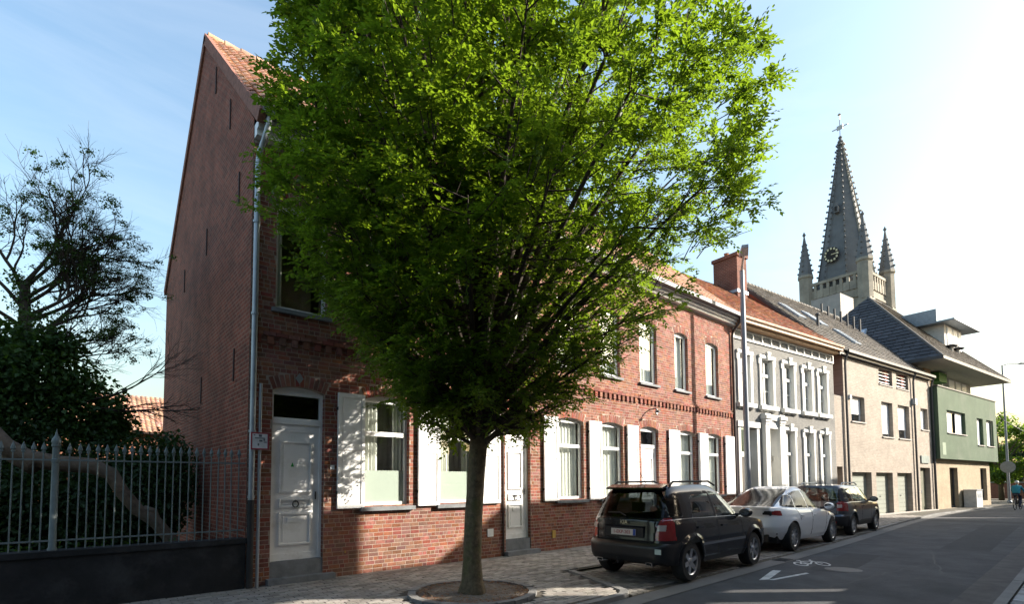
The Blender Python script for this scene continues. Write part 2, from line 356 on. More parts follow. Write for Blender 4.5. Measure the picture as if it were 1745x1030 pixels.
# tree pit
ring=thing('tree_pit_ring','low round ring of grey edging stones around the foot of the hornbeam','edging',(TR[0],TR[1],0))
for k in range(22):
    a=2*math.pi*k/22
    piece('edging_stone',(.93*math.cos(a)-.06,.93*math.cos(a)+.06,.93*math.sin(a)-.128,.93*math.sin(a)+.128,-.1,.045+rnd.uniform(-.006,.006)),m_kerb,ring,(0,0,a))
m_soil=M('w_pit_soil',(.16,.135,.11),rough=.95,var=.35,scale=14,bump=.9,bscale=50,dirt=(.14,.075,.035),dscale=3)
mb=MB(); vs=[(0,0,.03)]; n=40
for r_ in (.3,.6,.87):
    for k in range(n): a=2*math.pi*k/n; vs.append((r_*math.cos(a),r_*math.sin(a),.012+rnd.uniform(-.008,.012)))
fs=[(0,1+k,1+(k+1)%n) for k in range(n)]+[(1+i*n+k,1+(i+1)*n+k,1+(i+1)*n+(k+1)%n,1+i*n+(k+1)%n) for i in (0,1) for k in range(n)]
mb.add(vs,fs); obj('soil',mb,m_soil,loc=(TR[0],TR[1],0),kind='structure')
# leaf litter in the pit
V=[];F=[]
for k in range(900):
    a=rnd.uniform(0,6.28); r_=.86*math.sqrt(rnd.random()) if rnd.random()<.35 else rnd.uniform(.68,.87); x=TR[0]+r_*math.cos(a); y=TR[1]+r_*math.sin(a); b_=rnd.uniform(0,6.28); s=rnd.uniform(.012,.03)
    i=len(V); z=.032+rnd.uniform(0,.012)
    V+=[(x+s*math.cos(b_),y+s*math.sin(b_),z),(x-s*.5*math.sin(b_),y+s*.5*math.cos(b_),z+.006),(x-s*math.cos(b_),y-s*math.sin(b_),z),(x+s*.5*math.sin(b_),y-s*.5*math.cos(b_),z+.004)]; F.append((i,i+1,i+2,i+3))
link('leaf_litter',np_mesh('leaf_litter',V,F),M('w_dead_leaf',(.22,.10,.04),rough=.9,rand=.8,bump=0),kind='stuff',label='brown fallen leaves lying in the tree pit',category='leaves')
# old repairs, cracks and a gully in the asphalt
def flat(name,pts,mat,z,parent=None,**k): return obj(name,MB().poly([(x,y,z) for x,y in pts]),mat,parent,**k)
m_patch=M('w_asphalt_patch',(.040,.041,.044),rough=.9,var=.2,scale=3,bump=.3,bscale=140); m_tar=M('w_tar',(.018,.018,.02),rough=.6,bump=.1)
road=bpy.data.objects['road']
flat('repair_patch',[(9.0,-5.35),(12.4,-5.05),(12.5,-5.75),(9.1,-6.05)],m_patch,-.0585,road); flat('repair_patch',[(15,-6.4),(26,-5.9),(26.1,-6.9),(15.1,-7.35)],m_patch,-.0585,road); flat('repair_patch',[(27,-3.9),(28.2,-3.85),(28.6,-7.2),(27.4,-7.25)],m_patch,-.0585,road)
for (a,b) in (((5.2,-5.4),(6.6,-6.9)),((10.2,-7.3),(14.5,-6.3)),((7.4,-6.3),(11.5,-6.75)),((17,-5.2),(24,-5.4)),((13,-5.0),(13.4,-7.2)),((20,-4.4),(20.5,-7.4))):
    a=Vector((*a,0));b=Vector((*b,0)); mb=MB(); P=[a.lerp(b,t/14)+Vector((rnd.uniform(-.06,.06),rnd.uniform(-.06,.06),0)) for t in range(15)]
    for p,q in zip(P,P[1:]):
        d=(q-p).normalized(); n_=Vector((-d.y,d.x,0))*.012; mb.quad((*(p-n_)[:2],-.0575),(*(q-n_)[:2],-.0575),(*(q+n_)[:2],-.0575),(*(p+n_)[:2],-.0575))
    obj('tar_crack',mb,m_tar,road)
gg=thing('gully_grate','square iron gully grate set in the concrete gutter ahead of the black car','drain',(10.0,-4.50,-.05),R(2.5))
obj('frame',MB().box(-.22,.22,-.15,-.12,0,.008).box(-.22,.22,.12,.15,0,.008).box(-.22,-.19,-.12,.12,0,.008).box(.19,.22,-.12,.12,0,.008),m_iron,gg)
for k in range(7): obj('grate_bar',MB().box(-.17+k*.052,-.145+k*.052,-.12,.12,0,.006),m_iron,gg)
# painted marks on the road
m_mark=M('w_road_paint',(.55,.55,.54),rough=.8,var=.2,scale=9,bump=.2,dirt=(.2,.2,.2),dscale=5)
ZR=-.055
mb=MB(); mb.poly([(7.19,-5.23,ZR),(7.42,-5.33,ZR),(8.62,-5.10,ZR),(8.52,-4.95,ZR)]); 
obj('road_marking',MB().poly([(7.16,-5.24,ZR),(7.36,-5.33,ZR),(8.50,-5.08,ZR),(8.46,-4.95,ZR),(8.3,-4.97,ZR)]).poly([(7.32,-5.34,ZR+.001),(7.36,-5.42,ZR+.001),(8.55,-5.58,ZR+.001),(8.60,-5.50,ZR+.001)]),m_mark,label='white painted tick mark on the dark asphalt behind the black car',category='road marking')
mb=MB()
def ringflat(cx,cy,r,w,rot,n=28):
    for k in range(n):
        a,b=2*math.pi*k/n,2*math.pi*(k+1)/n; q=[]
        for rr,an in ((r-w,a),(r+w,a),(r+w,b),(r-w,b)): q.append(cyc_pt(cx+rr*math.cos(an),cy+rr*math.sin(an)))
        mb.quad(*q)
def cyc_pt(u,v):   # bicycle pictogram plane: u along picture width, v up
    o=Vector((9.35,-5.10,ZR)); e1=Vector((.62,-.52,0)).normalized(); e2=Vector((.72,.55,0)).normalized()
    p=o+e1*u*.62+e2*v*1.25; return (p.x,p.y,ZR)
ringflat(.22,.25,.2,.03,0); ringflat(.98,.25,.2,.03,0)
def seg(a,b,w=.028):
    a=Vector(a);b=Vector(b);d=(b-a).normalized(); n_=Vector((-d.y,d.x))*w
    mb.quad(*[cyc_pt(*(p)) for p in ((a-n_)[:],(b-n_)[:],(b+n_)[:],(a+n_)[:])])
for a,b in (((.22,.25),(.42,.55)),((.42,.55),(.82,.55)),((.82,.55),(.55,.24)),((.55,.24),(.22,.25)),((.55,.24),(.40,.66)),((.98,.25),(.8,.68)),((.8,.68),(.9,.72)),((.33,.67),(.47,.67))): seg(a,b)
obj('bicycle_marking',mb,m_mark,label='white bicycle pictogram painted on the asphalt beside the parked cars',category='road marking')
mh=MB().lathe([(.0,.0),(.29,.0),(.3,-.004),(.33,-.004),(.33,-.03)],28)
mhole=obj('manhole_cover',mh,M('w_cast_iron',(.07,.07,.072),rough=.55,metal=.5,bump=.4,bscale=60),loc=(9.55,-5.85,-.052),label='round iron manhole cover in the asphalt beside the bicycle marking',category='manhole')
# ------------------------------------------------------------------ brick row of three houses
BH=.0765
def lay_bricks(x0,x1,z0,z1,ops,seed):
    r=random.Random(seed); out=[]; nz=int((z1-z0)/BH)
    for j in range(nz):
        za=z0+j*BH; zb=za+BH-.011; zm=(za+zb)/2
        ex=[]
        for o in ops:
            xa,xb,oa,ob,rise=o[:5]
            if zm>oa-.004 and zm<ob: ex.append((xa,xb))
            elif rise is not None and ob<=zm:
                h=(xb-xa)/2; rr=rise or .02; Rr=(h*h+rr*rr)/(2*rr); cz=ob+rr-Rr; Ro=Rr+.225
                if zm<cz+Ro: 
                    w=min(math.sqrt(max(Ro*Ro-(zm-cz)**2,0)),h+.10*max(0,min(1,(zm-ob)/.2))+.012); ex.append((xa+h-w,xa+h+w))
        ex.sort(); segs=[]; c=x0
        for a,b in ex:
            if a>c: segs.append((c,a))
            c=max(c,b)
        if c<x1: segs.append((c,x1))
        hdr=(j%5==3)
        off=[0,.1,.05,.15,.02][j%5]+r.uniform(-.01,.01)
        for a,b in segs:
            x=x0-.25+off
            while x<b:
                w=(.1 if (hdr or r.random()<.16) else .203)
                p,q=max(x,a+.004),min(x+w-.011,b-.004)
                if q-p>.022: out.append((p,q,za,zb))
                x+=w
    return out
def arch_bricks(o):
    xa,xb,oa,ob,rise=o[:5]; h=(xb-xa)/2; xc=xa+h
    rr=rise; Rr=(h*h+rr*rr)/(2*rr); cz=ob+rr-Rr; th=math.asin(min(1,h/Rr)); n=int(2*th*Rr/.077)
    L=[]
    for k in range(n):
        a=-th+(k+.5)*2*th/n; L.append((xc+(Rr+.108)*math.sin(a),cz+(Rr+.108)*math.cos(a),a,2*th*Rr/n-.011))
    return L
def curtain(x0,x1,z0,z1,y,n,amp=.02,ph=0):
    mb=MB(); k=n*8
    P=[(x0+(x1-x0)*i/k, y+amp*math.sin(2*math.pi*i/8+ph)+amp*.5*math.sin(i*.37+ph)) for i in range(k+1)]
    for (a,ya),(b,yb) in zip(P,P[1:]): mb.quad((a,ya,z0),(b,yb,z0),(b,yb,z1),(a,ya,z1))
    return mb
def add_window(parent,xa,xb,za,zb,rise,y,style,rail=None,mat=None,glass=None):
    """window part: frame mesh + pane, rail, curtain sub-parts"""
    mat=mat or m_frame; glass=glass or g_win; fwd=.055; h=(xb-xa)
    mb=MB(); o=(xa,xb,za,zb,rise)
    n=8 if rise else 1
    mb.box(xa,xa+fwd,y,y+.07,za,zb); mb.box(xb-fwd,xb,y,y+.07,za,zb); mb.box(xa+fwd,xb-fwd,y-.002,y+.068,za,za+.075)
    for k in range(n):
        p,q=xa+h*k/n,xa+h*(k+1)/n
        lo=zb-.035
        mb.prism([(p,y+.003,lo),(q,y+.003,lo),(q,y+.003,max(top_at(o,q),lo+.01)),(p,y+.003,max(top_at(o,p),lo+.01))],(0,.062,0))
    w=obj('window',mb,mat,parent)
    if rail: obj('rail',MB().box(xa+fwd,xb-fwd,y-.02,y+.06,rail-.045,rail+.045),mat,w)
    zt=zb-.03
    if rail:
        obj('pane',MB().box(xa+fwd,xb-fwd,y+.03,y+.036,za+.07,rail-.045),glass,w); obj('pane',MB().box(xa+fwd,xb-fwd,y+.031,y+.037,rail+.045,zt),glass,w)
    else: obj('pane',MB().box(xa+fwd,xb-fwd,y+.03,y+.036,za+.07,zt),glass,w)
    i0,i1=xa+fwd,xb-fwd; yc=y+.16
    if style=='full': obj('curtain',curtain(i0-.05,i1+.05,za,zb+.1,yc,max(4,int(h/.13)),.018,xa),m_curt,w)
    elif style=='sides':
        obj('curtain',curtain(i0-.05,i0+h*.36,za,zb+.1,yc,5,.022,xa),m_curt,w); obj('curtain',curtain(i1-h*.20,i1+.05,za,zb+.1,yc,3,.022,xb),m_curt,w)
        obj('sheer',curtain(i0-.05,i1+.05,za,zb+.1,yc+.3,7,.015,xa),M('w_sheer',(.30,.29,.26),rough=.9,bump=0),w)
        obj('frosted_film',MB().box(i0+.004,i1-.004,y+.040,y+.044,za+.08,za+.08+.62),m_film,w)
    elif style=='left': obj('curtain',curtain(i0-.05,i0+h*.62,za,zb+.1,yc,4,.025,xa),m_curt,w)
    elif style=='dark':
        obj('curtain',curtain(i0-.05,i0+h*.16,za,zb+.1,yc+.1,2,.02,xa),m_curt,w)
    obj('room_back',MB().box(xa-.3,xb+.3,y+1.6,y+1.65,za-.3,zb+.3),m_room,w)
    return w
def add_shutter(parent,xa,xb,za,zb,y=-.028):
    s=obj('shutter',MB().box(xa,xb,y-.032,y,za,zb),m_white,parent)
    f=.062; yy=y-.032
    zmid=za+(zb-za)*.52
    fr=MB(); fr.box(xa,xa+f,yy-.018,yy,za,zb); fr.box(xb-f,xb,yy-.018,yy,za,zb)
    for a,b in ((za,za+.075),(zmid-.035,zmid+.035),(zb-.08,zb)): fr.box(xa+f,xb-f,yy-.017,yy,a,b)
    obj('stile_frame',fr,m_white,s)
    for a,b in ((za+.10,zmid-.06),(zmid+.06,zb-.105)):
        obj('panel',MB().box(xa+f+.03,xb-f-.03,yy-.008,yy,a,b),m_white,s)
    for z in (za+.3,zb-.3): obj('hinge',MB().box(xb-.03 if False else xa-.012,xa+.02,y-.045,y+.02,z-.03,z+.03),m_iron,s)
    return s
def add_door(parent,xa,xb,z0,zl,zt,rise,y):
    """panelled white door with fanlight"""
    fw_=.05
    fr=MB(); fr.box(xa,xa+fw_,y-.01,y+.08,z0,zt); fr.box(xb-fw_,xb,y-.01,y+.08,z0,zt); fr.box(xa+fw_,xb-fw_,y-.02,y+.08,zl,zl+.11)
    n=8; o=(xa,xb,0,zt,rise); h=xb-xa
    for k in range(n):
        p,q=xa+h*k/n,xa+h*(k+1)/n; fr.prism([(p,y+.002,zt-.06),(q,y+.002,zt-.06),(q,y+.002,top_at(o,q)),(p,y+.002,top_at(o,p))],(0,.07,0))
    d=obj('door',MB().box(xa+fw_,xb-fw_,y+.015,y+.06,z0,zl),m_white,parent)
    obj('door_frame',fr,m_frame,d)
    obj('fanlight',MB().box(xa+fw_,xb-fw_,y+.03,y+.036,zl+.11,zt-.05),g_win,d)
    obj('room_back',MB().box(xa-.2,xb+.2,y+.9,y+.95,z0,zt+.3),m_dark,d)
    yy=y+.015; a,b=xa+fw_+.12,xb-fw_-.14; H=zl-z0
    def moulding(u0,u1,v0,v1,w=.032,t=.034):
        mb=MB(); mb.box(u0,u0+w,yy-t,yy,v0,v1); mb.box(u1-w,u1,yy-t,yy,v0,v1); mb.box(u0+w,u1-w,yy-t+.001,yy,v0,v0+w); mb.box(u0+w,u1-w,yy-t+.001,yy,v1-w,v1); obj('moulding',mb,m_white,d)
        obj('panel',MB().box(u0+w+.035,u1-w-.035,yy-.013,yy,v0+w+.035,v1-w-.035),m_white,d)
    moulding(a,b,z0+H*.11,z0+H*.345); moulding(a,b,z0+H*.385,z0+H*.45); moulding(a,b,z0+H*.495,z0+H*.875)
    rail=MB(); rail.box(xa+fw_,xb-fw_,yy-.012,yy,z0,z0+.12); rail.box(xa+fw_,xb-fw_,yy-.01,yy,zl-.14,zl-.03); obj('rail',rail,m_white,d)
    obj('letter_slot',MB().box(a+.14,b-.14,yy-.03,yy-.012,z0+H*.275,z0+H*.31),m_white,d)
    xm=(a+b)/2; zk=z0+H*.417; kn=MB(); n=14
    kn.tube([(xm+.05*math.cos(2*math.pi*i/n),yy-.035,zk-.02+.055*math.sin(2*math.pi*i/n)) for i in range(n+1)],.011,6); kn.lathe([(0,-.05),(.02,-.045),(.025,0)],10,'y',(xm,yy,zk+.035)); obj('knocker',kn,m_iron,d,smooth=40)
    obj('handle',MB().tube([(b+.075,yy-.03,z0+H*.44),(b+.075,yy-.03,z0+H*.50)],.014,8).tube([(b+.075,yy,z0+H*.47),(b+.075,yy-.03,z0+H*.47)],.010,6),m_iron,d)
    return d
# one clay pantile (unit: along x .21, slope direction y .30)
def tile_geo(w=.215,l=.33,n=6):
    V=[];F=[]
    for i,(yy,zz) in enumerate(((0,.028),(l,0))):
        for k in range(n+1):
            t=k/n; V.append((w*1.08*t,yy,zz+.026*math.sin(2*math.pi*t-.6)))
    for k in range(n+1): V.append((w*1.08*k/n,.0,-.0+.026*math.sin(2*math.pi*k/n-.6)))
    for k in range(n): F.append((k,k+1,n+1+k+1,n+1+k)); F.append((2*(n+1)+k,2*(n+1)+k+1,k+1,k))
    return np.array(V),np.array(F)
TV,TF=tile_geo()
tile_me=bpy.data.meshes.new('tile'); tile_me.from_pydata([tuple(p) for p in TV],[],[tuple(f) for f in TF]); tile_me.materials.append(m_tile); tile_me.polygons.foreach_set('use_smooth',[True]*len(TF)); tile_me.set_sharp_from_angle(angle=R(40))
def tile_roof(parent,x0,x1,ye,ze,yr,zr,nobj,xobj=99,mat=None):
    """tiles from eave (ye,ze) to ridge (yr,zr): pieces for x<xobj, the rest one stuff part"""
    sl=math.atan2(zr-ze,abs(yr-ye)); sg=1 if yr>ye else -1
    Ls=math.hypot(zr-ze,yr-ye); nr=int(Ls/.275); nc=int(round((x1-x0)/.215)); cnt=0; VV=[];FF=[]
    st=Ls/nr; wx=(x1-x0)/nc
    ca,sa=math.cos(sl),math.sin(sl)
    for c in range(nc):
        for r_ in range(nr):
            x=x0+c*wx; d=r_*st; y=ye+sg*d*ca; z=ze+d*sa; jx=rnd.uniform(-.006,.006); jr=rnd.uniform(-.018,.018)
            if sg>0 and x<xobj and cnt<nobj:
                o=bpy.data.objects.new('tile',tile_me); COL.objects.link(o); o.parent=parent; o.location=(x+jx,y,z+.02); o.rotation_euler=(sl+jr*.5,0,jr*.3); o.scale=(wx/.215,1,1); cnt+=1
            else:
                q=TV*np.array([wx/.215,1,1]); yy=q[:,1]*ca-q[:,2]*sa; zz=q[:,1]*sa+q[:,2]*ca
                W=np.stack([q[:,0]+x+jx,y+sg*yy,z+zz+.02+jr*.2],1)
                FF.append((TF if sg>0 else TF[:,::-1])+len(VV)*len(TV)); VV.append(W)
    if VV:
        me=np_mesh('tile_field',np.concatenate(VV),np.concatenate(FF)); o=link('tile_field',me,mat or m_tile,parent,smooth=40,kind='stuff')
EY,EZ,RY,RZ=-.42,7.98,4.35,12.48
GD=9.3
def brick_house(label,x0,x1,door,wins,ups,seed,nbrick,first=False,last=False,style='full',stoop=True,cat='house'):
    h=thing('brick_house',label,cat,(0,0,0),group='brick row houses')
    ops=[(door[0],door[1],0.0,3.36,.09)]
    for a,b in wins: ops.append((a,b,1.27,3.36,.09))
    for a,b in ups: ops.append((a,b,4.80,6.68,.09))
    w=obj('wall',wall_mb(x0,x1,-.1,7.72,0,.13,ops),m_mortar,h)
    # bricks
    B=lay_bricks(x0,x1,0.0,7.68,ops,seed); 
    sc=[]
    for a,b,za,zb in B:
        xm,zm=(a+b)/2,(za+zb)/2
        q=inview(xm,0,zm); sc.append(((q[2] if q else 99)+ (0 if zm<1.25 else 6),a,b,za,zb))
    sc.sort()
    for d,a,b,za,zb in sc[:nbrick]:
        piece('brick',(a,b,-.0025+rnd.uniform(-.0013,.0013),.02,za,zb),m_brick,w,(rnd.uniform(-.004,.004),0,rnd.uniform(-.003,.003)))
    link('brick_field',boxes_mesh('brick_field',[(a,b,-.0025+rnd.uniform(-.0013,.0013),.02,za,zb) for d,a,b,za,zb in sc[nbrick:]]),m_brick,w,kind='stuff')
    for o in ops:
        for x,z,a,wd in arch_bricks(o):
            if z>0: piece('arch_brick',(x-wd/2,x+wd/2,-.005,.02,z-.106,z+.106),m_brick,w,(0,a,0))
    # reveal bricks are the mortar plane; slim brick lining on both reveals
    rv=[]
    for (xa,xb,za,zb,ri) in ops:
        k0=int(max(za,0)/BH)
        for j in range(k0,int(zb/BH)):
            z=j*BH
            if z<za: continue
            for xx in (xa,xb):
                rv.append((xx-.004,xx+.004,.008,.126,z,z+BH-.011))
    link('reveal_bricks',boxes_mesh('reveal_bricks',rv),m_brick,w,kind='stuff')
    # dentil course
    x=x0+.06
    while x<x1-.1:
        piece('dentil',(x,x+.105,-.05,.0,4.14,4.275),m_brick,w); x+=.205
    B2=[]; x=x0
    while x<x1: B2.append((x,min(x+.195,x1),-.062,.0,4.282,4.345)); B2.append((min(x+.1,x1-.02),min(x+.295,x1),-.03,.0,4.352,4.41)); x+=.205
    link('string_course',boxes_mesh('string_course',B2),m_brick,w,kind='stuff')
    # sills
    for i,(a,b) in enumerate(wins):
        obj('sill',MB().box(a-.08,b+.10,-.10,.13,1.185,1.262),m_stone,h)
        add_window(h,a,b,1.275,3.36,.09,.10,style,rail=2.70)
        s=.53
    for a,b in ups:
        obj('sill',MB().box(a-.07,b+.07,-.08,.13,4.725,4.795),m_stone,h)
        add_window(h,a,b,4.80,6.68,.09,.10,'dark' if first else 'full')
    add_door(h,door[0],door[1],.37,2.78,3.36,.09,.11)
    st=obj('doorstep',MB().box(door[0]+.005,door[1]-.005,.02,.25,0,.368),m_stone,h)
    obj('tread',MB().box(door[0]-.06,door[1]+.18,-.16,.02,0,.10),m_stone,st)
    # gutter, cornice
    co=MB(); co.box(x0,x1,-.16,0,7.70,7.80); co.box(x0,x1,-.24,0,7.80,7.88); co.box(x0,x1,-.32,0,7.88,7.93)
    c=obj('cornice',co,m_frame,h); 
    gp=[(x0,-.50,7.93),(x0,-.32,7.93),(x0,-.32,8.06),(x0,-.345,8.06),(x0,-.345,7.955),(x0,-.475,7.955),(x0,-.475,8.06),(x0,-.50,8.06)]
    obj('gutter',MB().prism(gp,(x1-x0,0,0)),m_gutr,h)
    rf=MB(); rf.prism([(x0,EY+.12,EZ),(x0,RY,RZ-.06),(x0,RY,RZ-.2),(x0,EY+.12,EZ-.12)],(x1-x0,0,0)); rf.prism([(x0,RY,RZ-.06),(x0,GD+.3,7.75),(x0,GD+.3,7.6),(x0,RY,RZ-.2)],(x1-x0,0,0))
    r=obj('roof',rf,m_under,h)
    tile_roof(r,x0,x1,EY,EZ+.03,RY,RZ,300 if first else 0,x0+3.2)
    tile_roof(r,x0,x1,GD+.3,7.72,RY,RZ,0)
    for k in range(int((x1-x0)/.36)):
        xx=x0+k*.36+.02
        rd=MB().tube([(xx,RY,RZ-.02),(xx+.37,RY,RZ-.03)],[.125,.105],10); obj('ridge_tile',rd,m_tile,r,smooth=60)
    return h
H1=brick_house('end brick house beside the iron fence with tall bare gable wall and clay roof',0,5.58,(.38,1.30),[(2.07,3.07),(3.79,4.79)],[(.40,1.32),(2.10,3.05),(3.80,4.72)],11,300,first=True,style='sides')
H2=brick_house('middle brick house of the row, directly behind the black car tail',5.58,10.98,(5.66,6.47),[(7.41,8.46),(9.16,10.20)],[(5.68,6.55),(7.42,8.36),(9.2,10.12)],12,200)
H3=brick_house('brick house of the row next to the grey stucco house',10.98,17.1,(11.08,12.02),[(13.17,14.22),(14.98,16.03)],[(11.1,12.02),(13.06,13.88),(15.06,15.97)],13,120,last=True)
for h,L in ((H1,[(1.53,2.06),(3.25,3.77),(4.93,5.45)]),(H2,[(6.89,7.41),(8.63,9.15),(10.34,10.87)]),(H3,[(12.53,13.16),(14.36,14.97),(16.24,16.9)])):
    for a,b in L: add_shutter(h,a,b,1.25,3.42)
# gable wall, rear, floor of the row
ga=MB(); ga.prism([(0,.0,-.1),(0,GD,-.1),(0,GD,7.55),(0,RY,RZ-.08),(0,-.02,8.0)],(.02,0,0))
gw=obj('gable_wall',MB().poly([(-.008,-.004,-.1),(-.008,-.004,8.05),(-.008,RY,RZ-.06),(-.008,GD,7.6),(-.008,GD,-.1)]),m_gable,H1)
vt=MB()
for (ya,za),(yb,zb) in (((-.45,7.93),(RY,RZ)),((RY,RZ),(GD+.3,7.68))):
    d=Vector((0,yb-ya,zb-za)).normalized(); n=Vector((0,-d.z,d.y)); n=n if n.z>0 else -n
    a,b=Vector((0,ya,za)),Vector((0,yb,zb)); vt.prism([(-.05,*(a+n*.05)[1:]),(-.05,*(b+n*.05)[1:]),(-.05,*(b-n*.17)[1:]),(-.05,*(a-n*.17)[1:])],(.11,0,0))
obj('verge',vt,M('w_verge_brick',(.24,.11,.08),rough=.9,var=.35,scale=9,bump=.4),gw)
for y,z in ((.88,7.2),(3.63,7.15),(6.28,7.05),(.98,3.9),(3.82,3.82),(3.07,10.6),(1.7,9.07)):
    obj('wall_anchor',MB().box(-.03,-.008,y-.022,y+.022,z-.30,z+.30),M('w_rusty_anchor',(.05,.028,.024),rough=.8,bump=.2),gw)
obj('rear_wall',MB().box(0.02,17.0,GD-.02,GD,-.1,7.6),m_gable,H2)
for h,a,b in ((H1,.02,5.55),(H2,5.6,10.95),(H3,11,17.05)):
    obj('upper_floor',MB().box(a,b,.14,GD-.03,3.95,4.1),m_room,h); obj('attic_floor',MB().box(a,b,.14,GD-.03,7.5,7.6),m_room,h); 
for x,h in ((5.58,H2),(10.98,H3),(17.06,H3)): obj('party_wall',MB().box(x-.02,x+.02,.14,GD-.03,-.1,7.6),m_room,h)
# downpipes and wall fittings
dp=obj('downpipe',MB().tube([(.12,-.40,7.95),(.12,-.40,7.80),(.10,-.22,7.60),(.06,-.10,7.40),(.05,-.085,7.2),(.045,-.085,1.45)],.048,12),m_zinc,H1,smooth=40)
obj('cast_iron_foot',MB().tube([(.045,-.085,1.45),(.045,-.085,.0)],.055,12),m_iron,dp,smooth=40)
for z in (1.5,2.6,4.6,6.2): obj('bracket',MB().lathe([(.054,-.02),(.06,-.02),(.06,.02),(.054,.02)],12,'z',(.045,-.085,z)),m_zinc,dp)
obj('cable_pipe',MB().tube([(5.565,-.03,0),(5.565,-.03,3.9)],.022,8),m_brown,H2,smooth=40)
obj('downpipe',MB().tube([(16.97,-.40,7.95),(16.97,-.38,7.75),(16.97,-.1,7.45),(16.97,-.07,7.3),(16.97,-.07,0)],.05,10),m_brown,H3,smooth=40)
obj('number_plate',MB().box(1.41,1.49,-.016,-.008,1.98,2.06),m_white,H1)
obj('diamond_plate',MB().prism([(.83,-.018,3.50),(.90,-.018,3.60),(.83,-.018,3.70),(.76,-.018,3.60)],(0,.01,0)),m_zinc,H1)
obj('vent_cover',MB().box(5.1,5.27,-.022,-.006,.48,.66),m_frame,H1)
m_yel=M('w_yellow_plate',(.42,.27,.06),rough=.5,bump=0)
obj('gas_plate',MB().box(7.2,7.31,-.025,-.006,.31,.50),m_yel,H2); obj('gas_stud',MB().box(1.70,1.73,-.02,-.006,.42,.46),m_yel,H1)
obj('door_sticker',MB().prism([(.74,.1245-.019,2.02),(.80,.1245-.019,2.02),(.77,.1245-.019,2.10)],(0,.004,0)),M('w_green_sticker',(.02,.28,.05),bump=0),H1)
wl=obj('wall_lamp_bracket',MB().tube([(11.55,-.0,3.98),(11.55,-.22,4.0),(11.5,-.34,3.9)],.018,6),m_iron,H3); obj('lamp_cap',MB().lathe([(.0,.07),(.05,.05),(.07,0),(0,-.01)],10,'z',(11.5,-.34,3.86)),m_iron,wl)
obj('wall_bracket_plate',MB().prism([(11.95,-.02,3.85),(12.03,-.02,3.95),(11.95,-.02,4.05),(11.87,-.02,3.95)],(0,.012,0)),m_zinc,H3)
# small sign on a pole
sg=thing('street_sign','small white sign with red border on a thin galvanised pole beside the white door','sign',(.16,-.1,0))
obj('pole',MB().tube([(0,0,-.05),(0,0,3.42)],.026,10),m_zinc,sg,smooth=40)
pl_=obj('plate',MB().box(-.155,.135,-.045,-.03,2.29,2.58),M('w_sign_white',(.62,.63,.64),rough=.4,bump=0),sg)
m_red=M('w_sign_red',(.33,.05,.07),rough=.45,bump=0); fr=MB()
fr.box(-.155,-.130,-.049,-.045,2.29,2.58); fr.box(.110,.135,-.049,-.045,2.29,2.58); fr.box(-.130,.110,-.0488,-.045,2.29,2.313); fr.box(-.130,.110,-.0488,-.045,2.557,2.58)
obj('border',fr,m_red,pl_)
mk=MB()
for a,b,c,d in ((-.11,-.085,2.525,2.54),(-.03,.02,2.505,2.545),(-.09,.07,2.475,2.492),(.045,.07,2.44,2.47),(-.02,.03,2.425,2.455),(.05,.10,2.41,2.425),(-.045,-.02,2.355,2.395)): mk.box(a,b,-.0475,-.0455,c,d)
obj('print',mk,M('w_sign_print',(.10,.11,.13),rough=.5,bump=0),pl_)
# ------------------------------------------------------------------ far row on the bend, local x along facade, y depth
AQ=R(-6); DQ=(math.cos(AQ),math.sin(AQ))
def at_s(s): return (17.1+s*DQ[0],s*DQ[1],0)
m_stucco=M('pebble_stucco',(.215,.21,.197),rough=.95,var=.45,scale=26,bump=1.0,bscale=70,dirt=(.14,.138,.13),dscale=1)
m_gwhite=M('w_cream_white',(.62,.62,.59),rough=.5,var=.06,scale=3,bump=.05)
m_tan=M('w_brown_timber',(.36,.22,.12),rough=.6,var=.15,bump=.1)
m_tile2=M('w_red_tile',(.30,.13,.075),rough=.85,var=.25,scale=3,bump=.3,rand=.7,dirt=(.17,.09,.06),dscale=1)
m_redb=brickmat('red_gable_brick',(.26,.075,.045),(.19,.05,.035),(.22,.12,.09),axis='yzx')
m_beige=brickmat('beige_brick',(.345,.30,.25),(.28,.24,.20),(.29,.255,.22),bw=.22,bh=.08,ms=.010,var=.16)
m_beige2=brickmat('tan_brick',(.37,.295,.20),(.31,.25,.17),(.31,.26,.19),bw=.22,bh=.08,ms=.010,var=.16)
m_slate=M('w_dark_slate',(.055,.055,.06),rough=.7,var=.25,scale=4,bump=.2,rand=.5)
m_gtile=M('w_grey_tile',(.125,.112,.098),rough=.8,var=.25,scale=3,bump=.25,rand=.6,dirt=(.09,.085,.07),dscale=.7)
m_blind=M('w_white_blind',(.78,.78,.78),rough=.5,var=.03,bump=0)
m_garage=M('w_garage_grey_green',(.26,.28,.24),rough=.5,var=.06,bump=.05)
m_greenr=M('w_green_render',(.075,.108,.066),rough=.95,var=.14,scale=1.2,bump=.3,bscale=50,dirt=(.105,.125,.09),dscale=.6)
m_soffit=M('w_soffit',(.40,.37,.33),rough=.8,bump=0)
m_conc=M('w_concrete',(.36,.33,.30),rough=.9,var=.15,scale=2)
m_anth=M('w_anthracite',(.05,.05,.052),rough=.5,bump=0)
g_far=glassmat('far_glass',(.55,.6,.6),1.52,2.2,bend=.05)
